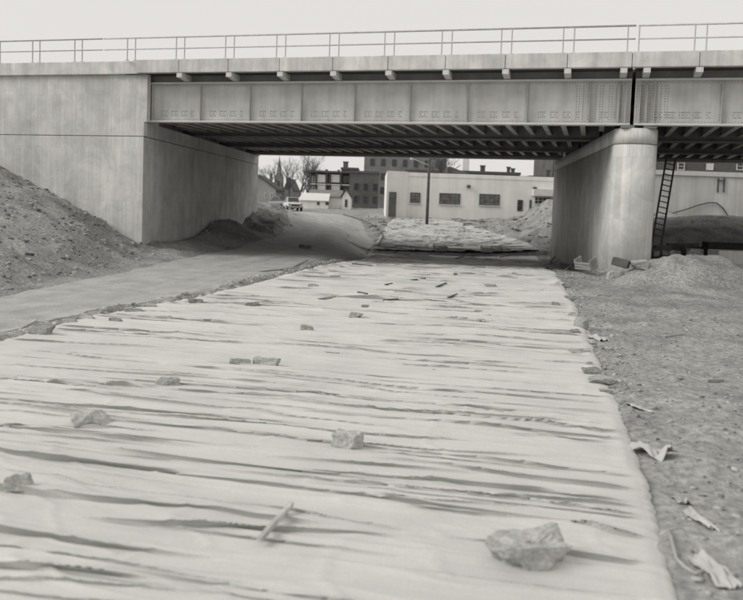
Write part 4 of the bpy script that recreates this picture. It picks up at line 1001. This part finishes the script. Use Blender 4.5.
def reg_hem(rs, n):
    y = 14 + rs.rand(n) * 23; x = xl(y) - .15 + rs.normal(0, .22, n); return np.stack([x, y], 1)
def reg_hemr(rs, n):
    y = 10 + rs.rand(n) * 30; x = xr(y) + .1 + rs.normal(0, .28, n); return np.stack([x, y], 1)
def reg_far(rs, n):
    y = 45 + rs.rand(n) * 33; x = -2 + rs.rand(n) * 18; return np.stack([x, y], 1)
def reg_left2(rs, n):
    y = 44 + rs.rand(n) * 34; x = -12 + rs.rand(n) * 6; return np.stack([x, y], 1)
def reg_mound(rs, n):
    y = 56 + rs.rand(n) * 22; x = 9.5 + rs.rand(n) * 12; return np.stack([x, y], 1)
def reg_rr(rs, n):
    y = 40 + rs.rand(n) * 22; x = 14 + rs.rand(n) * 16; return np.stack([x, y], 1)
tag(scatter('gravel', 5200, reg_right, .012, .10, M['rubble'], 1), 'small stones strewn over the right dirt bank')
scatter('dirt_crumbs', 3500, reg_right, .012, .07, M['dirt_dark'], 2)
scatter('dirt_crumbs', 2200, reg_hemr, .012, .06, M['dirt_dark'], 12)
scatter('rubble', 2600, reg_emb, .03, .34, M['rubble'], 3)
scatter('rubble', 1500, reg_emb, .03, .26, M['dirt_dark'], 4)
scatter('gravel', 900, reg_hem, .03, .2, M['rubble'], 5)
scatter('gravel', 1300, reg_hemr, .02, .12, M['rubble'], 6)
scatter('rubble', 1000, reg_far, .04, .3, M['dirt_dark'], 7)
scatter('rubble', 1500, reg_mound, .05, .32, M['dirt_dark'], 13)
scatter('rubble', 700, reg_left2, .04, .35, M['rubble'], 8)
scatter('rubble', 800, reg_rr, .04, .3, M['rubble'], 9)
dm = MB(); rr = random.Random(77)
for i in range(90):
    y = rr.uniform(57.5, 76); x = rr.uniform(.5, 10.2); z = hz(x, y) + .13; L = rr.uniform(.15, .9); a = rr.gauss(0, .35); t = rr.uniform(.02, .045)
    dx, dyy = math.cos(a) * L / 2, math.sin(a) * L / 2
    dm.tube([(x - dx, y - dyy, z), (x + dx, y + dyy, z + rr.uniform(-.05, .12))], t, 4)
tag(dm.build('wood_litter', M['wood_dark']), 'dark sticks and scraps strewn over the far fabric cover', kind='stuff')
for o in list(COL.objects):
    if o.parent is None and o.get('kind') == 'stuff' and not o.get('label'):
        tag(o, {'gravel': 'loose gravel along the edge of the fabric', 'dirt_crumbs': 'dark crumbs of earth on the right dirt bank', 'rubble': 'loose rubble strewn over the dirt'}[o.name.split('.')[0]])
